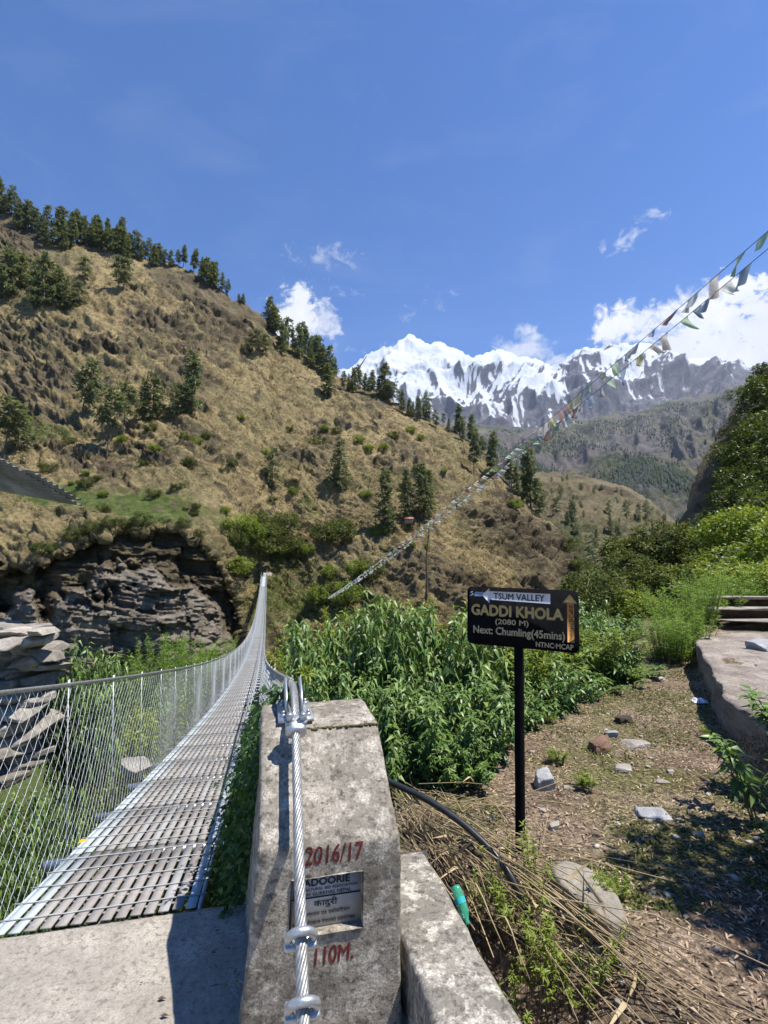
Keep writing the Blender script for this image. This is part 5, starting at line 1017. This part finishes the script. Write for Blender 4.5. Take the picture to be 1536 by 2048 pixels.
# leafy stemmed plants -------------------------------------------------------
def stemmed(seed, nst=26, nl=44, ll=.10, lw=.035, spread=.42, droop=.35, lo=.15, upr=.0, thin=.005):
    g = np.random.default_rng(seed); mb = MB(); st = MB(); AP, AD, AN, AL, AT = [], [], [], [], []
    for i in range(nst):
        a = g.uniform(0, 6.28); rad = spread * math.sqrt(g.uniform(0, 1)); b = np.array([math.cos(a) * rad * .55, math.sin(a) * rad * .55, -.06]); h = g.uniform(.62, 1.02); top = b + np.array([math.cos(a) * rad * .7 + g.normal(0, .05), math.sin(a) * rad * .7 + g.normal(0, .05), h])
        k = np.linspace(0, 1, 7); P = b + (top - b) * k[:, None]; P[:, 2] = b[2] + (top[2] - b[2]) * (1 - (1 - k) ** 1.35); st.tube(P, thin * (1.2 - k), 4, False)
        q = np.sort(g.uniform(lo, 1, nl) ** .8); pp = np.stack([np.interp(q, k, P[:, c]) for c in range(3)], 1); az = np.arange(nl) * 2.4 + g.uniform(0, 6); dn = np.stack([np.cos(az), np.sin(az), -droop + upr + 1.0 * np.clip(q - .85, 0, 1) * 4 + g.normal(0, .25, nl)], 1)
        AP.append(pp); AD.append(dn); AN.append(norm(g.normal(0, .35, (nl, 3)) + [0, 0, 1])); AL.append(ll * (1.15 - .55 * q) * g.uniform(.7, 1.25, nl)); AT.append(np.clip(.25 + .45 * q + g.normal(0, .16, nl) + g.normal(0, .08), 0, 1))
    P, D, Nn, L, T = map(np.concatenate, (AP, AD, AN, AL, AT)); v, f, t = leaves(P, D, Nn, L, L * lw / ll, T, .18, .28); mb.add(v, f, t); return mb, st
SV_ = []
for sd_ in range(5): a, b = stemmed(400 + sd_, 36, 46, .118, .037, .42, .5); SV_.append((a.data('foliage', MT['leaf']), b.data('stems', MT['stem'])))
SB_ = []
for sd_ in range(3): a, b = stemmed(420 + sd_, 30, 40, .13, .034, .42, .0, .3, .35); SB_.append((a.data('foliage', MT['leafb']), b.data('stems', MT['stem'])))
SF_ = []
for sd_ in range(3): a, b = stemmed(440 + sd_, 40, 46, .11, .016, .46, -.2, .1, .35); SF_.append((a.data('foliage', MT['fern']), b.data('stems', MT['stem'])))
def plant(var, x, y, ztop, w_, label, group=None, name='leafy_shrub', zb=None, cat='shrub'):
    z0 = gz(x, y) if zb is None else zb; h_ = max(ztop - z0, .25); r = empty(name, (x, y, z0), random.uniform(0, 6.28)); r.scale = (w_, w_, h_); tag(r, label, cat, group); a, b = random.choice(var); mk('foliage', a, r); mk('stems', b, r); return r
def thick(L, var, label, group, w0=1.25):
    for u, v, Y in L:
        p = PY(u, v, Y); tq = p[0] * BR[0] + p[1] * BR[1]; p[:2] += BR * max(0, .75 - tq); plant(var if rr.random() < .8 or var is not SV_ else SB_, p[0], p[1], p[2] + .02 + rr.uniform(-.16, .14), w0 * rr.uniform(.85, 1.15) * (.8 + .03 * Y), label, group)
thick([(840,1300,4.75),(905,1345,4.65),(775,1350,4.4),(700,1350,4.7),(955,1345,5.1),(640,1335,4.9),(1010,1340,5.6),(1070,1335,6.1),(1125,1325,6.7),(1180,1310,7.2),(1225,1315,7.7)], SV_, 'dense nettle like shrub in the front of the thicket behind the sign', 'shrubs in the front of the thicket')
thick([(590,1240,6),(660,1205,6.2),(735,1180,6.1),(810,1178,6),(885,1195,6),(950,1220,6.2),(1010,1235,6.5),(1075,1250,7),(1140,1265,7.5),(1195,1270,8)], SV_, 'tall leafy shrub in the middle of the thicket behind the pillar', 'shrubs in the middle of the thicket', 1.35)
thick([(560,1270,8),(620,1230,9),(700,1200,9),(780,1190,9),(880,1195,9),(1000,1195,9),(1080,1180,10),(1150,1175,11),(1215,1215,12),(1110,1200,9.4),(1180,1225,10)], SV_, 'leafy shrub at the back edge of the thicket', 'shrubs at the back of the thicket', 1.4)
thick([(1180,1262,7.3),(1232,1275,7.9),(1215,1330,7.5)], SB_, 'bright leaved shrub glowing at the right end of the thicket', 'bright shrubs at the end of the thicket', 1.0)
thick([(905,1460,4.15),(935,1490,4.1),(860,1450,4.1)], SV_, 'low nettle clump spilling in front of the thicket', 'low nettles in front of the thicket', .75)
thick([(1350,1145,9.3),(1395,1140,9.8),(1322,1215,8.8),(1375,1205,8.9),(1425,1155,10.8),(1345,1235,8.5)], SF_, 'feathery bright green plant between the path and the steps', 'feathery plants by the steps', .95)
thick([(1455,1145,12),(1500,1130,13),(1550,1140,12),(1410,1145,13),(1340,1180,13)], SF_, 'feathery plant on the bank above the steps', 'feathery plants above the steps', 1.3)
for u, v, lab in ((1118, 1528, 'small bright weed on the path above the jagged rock'), (1172, 1578, 'leafy little weed beside a white stone on the path'), (1422, 1478, 'green weed tuft at the ledge shadow edge'), (1415, 1355, 'weed sprouting at the foot of the ledge wall'), (1100, 1445, 'weed patch at the left border of the path'), (1235, 1800, 'single green sprout right of the buff slab')):
    p = GP(u, v); r = plant(SB_, p[0], p[1], p[2] + .10, .17, lab, None, 'weed', p[2], 'weed'); r.scale = (.2, .2, .12)
# foreground plants
p = GP(1530, 1660)
for (x, y, zt, w_, lab) in ((2.50, 3.36, .62, .62, 'large dark nettle plant in the shade at the right edge'), (2.95, 3.7, .72, .7, 'second nettle plant behind the large one at the right edge'), (2.36, 2.86, .24, .5, 'low nettle plant nearest the camera at the right edge')):
    if 'NB' not in CC: CC['NB'] = [(lambda q: (q[0].data('foliage', MT['leaf']), q[1].data('stems', MT['stem'])))(stemmed(470 + i, 9, 22, .26, .085, .42, .2, .25, .1, .010)) for i in range(2)]
    plant(CC['NB'], x, y, zt, w_, lab, None, 'nettle_plant')
for (u, v, z0, zt, w_, lab) in ((1080, 1900, -.3, .28, .5, 'young bright leaved shrub beside the end of the parapet'), (1130, 1990, -.3, .18, .45, 'bright leafy shrub at the bottom edge right of the parapet'), (1010, 1850, -.3, .20, .36, 'small leafy sprig where the water pipe enters the weeds'), (1180, 1990, -.25, .06, .36, 'low leafy sprig at the bottom edge below the canes'), (1050, 2050, -.35, .08, .4, 'leafy sprig at the bottom edge against the parapet')):
    if 'YB' not in CC: CC['YB'] = [(lambda q: (q[0].data('foliage', MT['leafb']), q[1].data('stems', MT['bark'])))(stemmed(480 + i, 20, 22, .105, .030, .5, -.1, .4, .25, .005)) for i in range(2)]
    p = PZ(u, v, z0 + .1); plant(CC['YB'], p[0], p[1], zt, w_, lab, None, 'leafy_shrub', z0)
pt_ = BW(2.66, .20, .99); n = 46; d = norm(rng.normal(size=(n, 3)) + [0, 0, .5]); mb = MB(); v, f, t = leaves(np.zeros((n, 3)) + d * .012, d, norm(rng.normal(0, .5, (n, 3)) + [0, 0, 1]), rng.uniform(.03, .062, n), rng.uniform(.012, .022, n), rng.uniform(.5, 1, n)); v[:, 2] += .10; mb.add(v, f, t); r = empty('sprout', tuple(pt_)); tag(r, 'little bright sprout growing out of the pillar top behind the saddle', 'sprout'); mk('foliage', mb.data('foliage', MT['leafb']), r); mb = MB(); mb.tube(np.array([[0, 0, -.06], [.005, 0, .02], [0, 0, .10]]), .003, 5); mk('stem', mb.data('stem', MT['stem']), r)

# vine on the right hand mesh
g = np.random.default_rng(31); n = 13000; S = 2.66 + 6.5 * g.uniform(0, 1, n) ** 1.4; top = np.clip(.42 + .22 * np.sin(S * 2.3) + .10 * np.sin(S * 5.1) - .02 * (S - 3) + .5 * np.exp(-(S - 2.66) / .8), .12, .98); kz = -.28 + (top + .28) * g.uniform(0, 1, n); kc = np.clip(kz, 0, 1)
Tq = botT(1, S) * (1 - kc) + railT(1, S) * kc + g.normal(0, .055, n) - .07 * g.uniform(0, 1, n) ** 2 * np.clip(1.4 - kz * 2, 0, 1); pos = BW(S, Tq, deck_z(S) + kz * 1.05); dn = np.stack([g.normal(-.35, .6, n), g.normal(-.2, .6, n), g.normal(-.55, .4, n)], 1); nn_ = norm(np.stack([g.normal(.3, .5, n), g.normal(-.3, .5, n), g.uniform(.2, 1, n)], 1))
v, f, t = leaves(pos, dn, nn_, g.uniform(.03, .075, n), g.uniform(.014, .032, n), np.clip(g.normal(.5, .25, n), 0, 1), .15, .3); vi = empty('climbing_vine', tuple(BW(3.2, -.15, -.6))); tag(vi, 'dark leafy vine smothering the right side mesh of the bridge', 'vine'); mb = MB(); mb.add(v, f, t); under(mb.build('foliage', MT['vine']), vi)
mb = MB()
for i in range(40): s0 = g.uniform(2.7, 9); P = np.array([BW(s0 + .3 * k, -.08 + g.normal(0, .05), deck_z(s0 + .3 * k) - .4 + .14 * k + g.normal(0, .08)) for k in range(5)]); mb.tube(P, .006, 4, False)
under(mb.build('stems', MT['bark']), vi)

# undergrowth and shrubs seen through the mesh on the left
n = 42000; x = g.uniform(-13, 1.0, n); y = g.uniform(2.2, 17, n); dl = polydist(x, y, LPOLY); s_ = x * BD[0] + y * BD[1]; t_ = x * BR[0] + y * BR[1]; keep = (dl > .15) & ~((s_ < 2.8)) & (fbm(np.stack([x, y, 0 * x], 1) / 1.3, 3, 71) > -.22); x, y = x[keep], y[keep]; z = ground_z(x, y); n = len(x)
hgt = np.clip(.10 + .35 * fbm(np.stack([x, y, 0 * x], 1) / .9, 2, 72), .02, .5); under_deck = (np.abs(x * BR[0] + y * BR[1] + .73) < .6); z = z + g.uniform(0, 1, n) * hgt
v, f, t = leaves(np.stack([x, y, z], 1), np.stack([g.normal(0, 1, n), g.normal(0, 1, n), g.normal(.2, .5, n)], 1), norm(g.normal(0, .4, (n, 3)) + [0, 0, 1]), g.uniform(.06, .17, n), g.uniform(.03, .08, n), np.clip(g.normal(.5, .25, n), 0, 1), .15, .25)
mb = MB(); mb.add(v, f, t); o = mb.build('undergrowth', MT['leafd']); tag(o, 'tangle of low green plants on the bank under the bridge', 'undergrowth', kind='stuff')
for (u, v, Y, vt, w_, var, lab) in [(165,1400,6.9,1262,1.15,SV_,'rounded bright bush right of the stone wall beyond the mesh'), (205,1390,7.6,1285,.8,SV_,'smaller bush merging into the rounded bright bush'), (320,1340,15,1258,1.6,SF_,'wispy shrub under the shaded cliff'), (385,1330,17,1262,1.7,SF_,'second wispy shrub under the shaded cliff beside the bridge'), (265,1350,13,1292,1.2,SF_,'small wispy shrub left of the two wispy shrubs'), (300,1480,8.5,1420,1.1,SB_,'yellow green patch of plants seen through the mesh'), (360,1450,9.5,1392,1.2,SB_,'bright plants low beside the deck beyond the mesh'), (170,1480,7.2,1435,.8,SB_,'yellowing plants near the stone wall through the mesh'), (250,1460,9.0,1400,1.1,SB_,'bright patch of plants in the middle of the mesh'), (410,1400,12,1352,1.2,SV_,'shrub beyond the mesh near the bridge dip'), (330,1400,11,1360,1.2,SV_,'shrub beyond the mesh left of the bridge dip'), (60,1640,4.0,1540,.6,SV_,'weedy plant low behind the near mesh'), (40,1750,3.6,1650,.55,SV_,'weedy plant at the lower left behind the near mesh'), (150,1620,4.6,1545,.6,SV_,'weedy plant beside the deck edge behind the mesh'), (440,1350,18,1290,1.5,SF_,'shrub under the bridge at the dip'), (470,1320,26,1268,2.2,SF_,'distant shrub beneath the bridge')]:
    p = PY(u, v, Y); q = PY(u, vt, Y); tq = p[0] * BR[0] + p[1] * BR[1]; p[:2] -= BR * max(0, tq + 1.35 + .5 * w_); z0 = min(gz(p[0], p[1]), p[2]); plant(var, p[0], p[1], q[2], w_, lab, None, 'leafy_shrub', max(z0, p[2] - 1.2))
for (u, v, Y, w_, h_, lab) in ((270, 1530, 5.9, .3, .12, 'flat pale boulder low behind the mesh beside the deck'),):
    p = PY(u, v, Y); mb = MB(); rock_mesh(mb, (0, 0, 0), (w_, w_, h_), u, .4, 3, Rz(.5), 1, .35); tag(mb.build('rock', MT['stone'], None, False, tuple(p)), lab, 'rock')

# dry canes, litter, small plants on the path
n = 135; u = g.uniform(0, 1, n) ** 1.8; k0 = np.stack([.05 + .75 * u + g.normal(0, .10, n), 3.65 - 1.15 * u + g.normal(0, .12, n)], 1); an = g.normal(-.95, .22, n); an = np.where(g.uniform(0, 1, n) < .2, g.normal(-.9, .8, n), an); L = g.uniform(.3, 1.25, n); k1 = k0 + np.stack([np.cos(an), np.sin(an)], 1) * L[:, None]
A = np.c_[k0, np.maximum(ground_z(k0[:, 0], k0[:, 1]), -.1) + g.uniform(.0, .22, n)]; B = np.c_[k1, np.maximum(ground_z(k1[:, 0], k1[:, 1]), -.12) + g.uniform(.0, .16, n)]; M_ = (A + B) / 2 + np.c_[g.normal(0, .05, n), g.normal(0, .05, n), g.uniform(-.02, .08, n)]
rad = g.uniform(.0012, .0036, n); mb = MB(); tn = g.uniform(.1, 1, n)
for a_, b_ in ((A, M_), (M_, B)): v, f = tubes_batch(a_, b_, rad, 5); mb.add(v, f, np.repeat(tn, 10))
long_ = [((800, 1590), (1440, 2045)), ((860, 1640), (1400, 2048)), ((900, 1660), (1300, 1935)), ((1000, 1760), (1290, 1960)), ((880, 1610), (1230, 1900)), ((960, 1700), (1360, 2040)), ((820, 1600), (1120, 1830)), ((990, 1830), (1060, 1960)), ((930, 1760), (1010, 1900))]
for i, (a_, b_) in enumerate(long_):
    pa = PZ(*a_, .16); pb = PZ(*b_, .03); c = (pa + pb) / 2 + [0, 0, .06]; mb.tube(np.array([pa, (pa + c) / 2 + [.01, 0, .02], c, (c + pb) / 2 + [-.01, 0, .015], pb]), np.array([.0036, .0034, .003, .0027, .002]), 6, True, .8)
nl = 60; q = g.integers(0, n, nl); v, f, t = leaves(M_[q], rand_unit(nl) + [0, 0, .2], rand_unit(nl), g.uniform(.1, .25, nl), g.uniform(.012, .025, nl), g.uniform(.5, 1, nl), .1, .3); mb.add(v, f, t)
o = mb.build('dry_canes', MT['straw']); tag(o, 'heap of fallen dry straw coloured canes beside the pillar', 'dry canes', kind='stuff')
n = 42000; x = g.uniform(.2, 6.5, n) ** 1.0; y = 1.2 + 10 * g.uniform(0, 1, n) ** 1.7; dl = polydist(x, y, LPOLY); dr = -polydist(x, y, WPOLY); keep = (dl < .25) & (dr < .25); x, y = x[keep], y[keep]; n = len(x); z = ground_z(x, y) + g.uniform(.002, .012, n)
v, f, t = leaves(np.stack([x, y, z], 1), np.stack([g.normal(0, 1, n), g.normal(0, 1, n), g.normal(0, .12, n)], 1), norm(g.normal(0, .25, (n, 3)) + [0, 0, 1]), g.uniform(.015, .07, n), g.uniform(.004, .013, n), g.uniform(0, 1, n) ** 1.3, .1, .2); mb = MB(); mb.add(v, f, t)
o = mb.build('leaf_litter', MT['litter']); tag(o, 'dry leaf and stem litter trampled over the path', 'litter', kind='stuff')
n = 75000; x = g.uniform(.4, 6.8, n); y = 2.6 + 9.5 * g.uniform(0, 1, n) ** 1.4; dl = polydist(x, y, LPOLY); dr = -polydist(x, y, WPOLY); nzv = fbm(np.stack([x, y, 0 * x], 1) / .55, 4, 91) + .25 * sstep(-.9, .1, dr) + .2 * fbm(np.stack([x, y, 0 * x], 1) / 2.0, 2, 92); keep = (dl < .2) & (dr < .2) & (nzv > .10 - .22 * g.uniform(0, 1, n)); x, y = x[keep], y[keep]; n = len(x); z = ground_z(x, y)
v, f, t = leaves(np.stack([x, y, z], 1), np.stack([g.normal(0, .7, n), g.normal(0, .7, n), g.uniform(.1, .6, n)], 1), norm(g.normal(0, .4, (n, 3)) + [0, 0, 1]), g.uniform(.018, .045, n), g.uniform(.008, .02, n), np.clip(g.normal(.5, .25, n), 0, 1), .15, .2); mb = MB(); mb.add(v, f, t)
o = mb.build('ground_cover', MT['leafo']); tag(o, 'low green ground cover in patches over the path', 'ground cover', kind='stuff')
n = 500; mb = MB(); x = g.uniform(.8, 6, n); y = 2.2 + 8 * g.uniform(0, 1, n) ** 1.5; dl = polydist(x, y, LPOLY); dr = -polydist(x, y, WPOLY)
for i in np.where((dl < 0) & (dr < .1))[0]: s_ = g.uniform(.012, .035); rock_mesh(mb, (x[i], y[i], gz(x[i], y[i]) + s_ * .15), (s_ * 1.4, s_, s_ * .7), int(i), .3, 0, Rz(g.uniform(0, 3)), 1, g.uniform(.3, 1))
o = mb.build('pebbles', MT['stone']); tag(o, 'scattered small pebbles over the path', 'pebbles', kind='stuff')
# fallen leaves and dry debris on the landing slab
n = 34; S = g.uniform(1.9, 2.72, n); Tq = -.02 - np.abs(g.normal(0, .13, n)); v, f, t = leaves(BW(S, Tq, .012), np.c_[g.normal(0, 1, (n, 2)), g.normal(.1, .15, n)], norm(g.normal(0, .35, (n, 3)) + [0, 0, 1]), g.uniform(.012, .045, n), g.uniform(.006, .016, n), g.uniform(0, .5, n), .05, .1); mb = MB(); mb.add(v, f, t); o = mb.build('dead_leaves', MT['litter']); tag(o, 'dead leaves gathered on the slab beside the pillar', 'leaves', kind='stuff')
for (u, v, lab) in ((315, 1998, 'curled reddish dead leaf lying on the sunlit slab'), (320, 2032, 'second dead leaf nearer the bottom edge of the slab'), (280, 1966, 'tiny dark dead leaf on the sunlit slab')):
    p = PZ(u, v, .008); L = .035 if v > 1980 else .012; vv, f, t = leaves([p], [[1, .1, .1]], np.array([[0.2, 0, 1.]]), [L], [L * .45], [.1], .08, .12); mb = MB(); mb.add(vv - p, f, t); tag(mb.build('dead_leaf', MT['dung'] if 'tiny' in lab else MT['stoner'], None, False, tuple(p)), lab, 'leaf')
for (u, v, s, lab) in ((155, 1687, .05, 'yellow fallen leaf caught at the deck edge'),):
    p = PZ(u, v, -.1 * 0 + .0); p = PY(u, v, 2.85); vv, f, t = leaves([p], [[1, .6, .3]], np.array([[0.2, -.3, 1.]]), [.055], [.026], [.9], .1, .15); mb = MB(); mb.add(vv - p, f, t); MT['yellow'] = simple('yellow_leaf', [(.3, (.5, .30, .02)), (.7, (.6, .42, .04))], 9); tag(mb.build('fallen_leaf', MT['yellow'], None, False, tuple(p)), lab, 'leaf')

# ------------------------------------------------------------------ prayer flags
FC = [((.68, .68, .66), 'white'), ((.34, .40, .52), 'greyblue'), ((.64, .58, .34), 'yellow'), ((.42, .27, .25), 'maroon'), ((.46, .57, .44), 'green'), ((.62, .56, .53), 'pink')]
FM = []
for c, nme in FC:
    m = NT('flag_cloth_' + nme); cc = m.mix(m.ramp(m.noise(26, 6, .7, (1, 1, 2.5)), [(.48, (0, 0, 0)), (.6, (.45, .45, .45))]), c, tuple(x * .45 for x in c)); m.fin(cc, .85, 0, .1); tr = m.n('ShaderNodeBsdfTranslucent'); m.l(cc, tr.inputs[0]); ms = m.n('ShaderNodeMixShader'); ms.inputs[0].default_value = .45; m.l(m.b.outputs[0], ms.inputs[1]); m.l(tr.outputs[0], ms.inputs[2]); m.l(ms.outputs[0], m.out.inputs[0]); FM.append(m.m)
def flag_mesh(g, mat, a, b, far=False):             # a,b: points on the string, cloth hangs and twists in the wind
    w_ = np.linalg.norm(b - a); ex = (b - a) / w_; h = g.uniform(.19, .33) * (1 if not far else .46); x = np.linspace(0, 1, 9); y = np.linspace(0, 1, 10); X, Y = np.meshgrid(x, y); pinch = 1 - g.uniform(.1, .9) * Y ** .8; shift = g.uniform(-.5, .5) if not far else g.uniform(.4, 1.6)
    side = np.array([-ex[1], ex[0], 0]); side /= np.linalg.norm(side) + 1e-9; ph = g.uniform(0, 6.28); amp = g.uniform(.03, .09); blow = g.uniform(-.12, .16)
    P = a + (.5 + (X - .5) * pinch)[..., None] * ex * w_ + (Y * h * (1 - .2 * np.abs(X - .5)))[..., None] * np.array([0, 0, -1]) + (shift * h * Y ** 1.3)[..., None] * (-ex) + (amp * Y ** .7 * np.sin(X * g.uniform(5, 9) + ph + Y * 2) + blow * Y)[..., None] * side
    mb = MB(); mb.add(P, grid_faces(10, 9)); return mb.data('flag', mat, True)
N0 = PY(1640, 372, 6.6); F0 = PY(655, 1197, 58.0)
def flag_string(off0, off1, sag, seed, label):
    g = np.random.default_rng(seed); a = N0 + np.array(off0); b = F0 + np.array(off1); q = np.linspace(0, 1, 400); L = np.linalg.norm(b - a)
    P = a + (b - a) * q[:, None]; P[:, 2] -= sag * 4 * q * (1 - q); root = empty('prayer_flag_string', tuple(a)); tag(root, label, 'prayer flags'); mb = MB(); mb.tube(P, .006, 5); under(mb.build('string', MT['hdpe']), root)
    d = np.r_[0, np.cumsum(np.linalg.norm(np.diff(P, axis=0), axis=1))]; s_ = .2; cnt = 0; far = MB(); prev = None
    while s_ < d[-1] - .6:
        w_ = g.uniform(.20, .30); gap = g.uniform(.04, .32) if s_ < 5 else g.uniform(.01, .10); pa = np.array([np.interp(s_, d, P[:, i]) for i in range(3)]); pb = np.array([np.interp(s_ + w_, d, P[:, i]) for i in range(3)]); me = flag_mesh(g, FM[g.integers(0, 6)], pa, pb, s_ > 7.5)
        if cnt < 95: under(mk('flag', me), root)
        else:
            V = np.array([v.co[:] for v in me.vertices]); far.add(V, grid_faces(10, 9)); bpy.data.meshes.remove(me)
        cnt += 1; s_ += w_ + gap
    if far.n: tag(under(far.build('far_flags', FM[0]), root), kind='stuff')
flag_string((0, 0, 0), (0, 0, .1), .45, 61, 'upper of two faded prayer flag strings crossing the sky to the gorge')
flag_string((.10, -.1, -.19), (0, 0, .0), .52, 67, 'lower of two faded prayer flag strings crossing the sky to the gorge')

# unseen tree added right of the frame, crown shaped to shade the path corner
g = np.random.default_rng(77); tp = (4.6, 1.0); z0 = gz(*tp); tr = empty('shade_tree', (tp[0], tp[1], z0)); tag(tr, 'unseen leafy tree added beyond the right edge to shade the corner of the path', 'tree')
mb = MB(); mb.tube(np.array([[tp[0], tp[1], z0 - .2], [tp[0] - .1, tp[1] + .1, 1.8], [tp[0] - .3, tp[1] + .4, 3.4], [tp[0] - .5, tp[1] + .7, 5.0]]), np.array([.16, .13, .09, .04]), 9); mc = MB()
for i in range(44):
    c = np.array([g.uniform(3.5, 6.2), g.uniform(.0, 2.5), g.uniform(3.1, 4.7)]); c[0] = max(c[0], .84 * (c[1] * cp + (c[2] - CH) * sp) + .86); mb.tube(np.array([[tp[0] - .3, tp[1] + .4, 3.2], (c + [tp[0], tp[1], 3.4]) / 2, c]), np.array([.045, .025, .008]), 5, False); n = 300; d = rand_unit(n); pos = c + d * (g.uniform(.1, .62, n))[:, None] * [1, 1, .6]
    v, f, t = leaves(pos, d + g.normal(0, .5, d.shape), norm(g.normal(0, .4, d.shape) + [0, 0, 1]), g.uniform(.10, .18, n), g.uniform(.05, .09, n), np.clip(g.normal(.5, .2, n), 0, 1)); mc.add(v, f, t)
for i in range(22):  # extra clumps added to deepen the shade on the path corner
    c = np.array([g.uniform(3.6, 5.4), g.uniform(-.4, 1.5), g.uniform(3.2, 4.2)]); n = 320; d = rand_unit(n); pos = c + d * (g.uniform(.1, .62, n))[:, None] * [1, 1, .6]
    v, f, t = leaves(pos, d + g.normal(0, .5, d.shape), norm(g.normal(0, .4, d.shape) + [0, 0, 1]), g.uniform(.10, .18, n), g.uniform(.05, .09, n), np.clip(g.normal(.5, .2, n), 0, 1)); mc.add(v, f, t)
under(mb.build('trunk', MT['bark'], None, True), tr); under(mc.build('crown', MT['leafd']), tr)
# ------------------------------------------------------------------ air between the camera and the far peaks
HAZE = 2.3e-5
if HAZE:
    top = max(float(KG[..., 2].max()), 5000) + 40; mb = MB(); mb.box((1500, 5200, top / 2 - 700), (12500, 11600, top + 1400)); mz = bpy.data.materials.new('haze_air'); mz.use_nodes = True; t_ = mz.node_tree; t_.nodes.clear(); o_ = t_.nodes.new('ShaderNodeOutputMaterial'); pv = t_.nodes.new('ShaderNodeVolumePrincipled'); pv.inputs['Color'].default_value = (.70, .80, 1, 1); pv.inputs['Density'].default_value = HAZE; pv.inputs['Anisotropy'].default_value = .2; t_.links.new(pv.outputs[0], o_.inputs['Volume']); o = mb.build('haze', mz); tag(o, 'thin bluish mountain air over the whole valley', 'haze', kind='stuff')
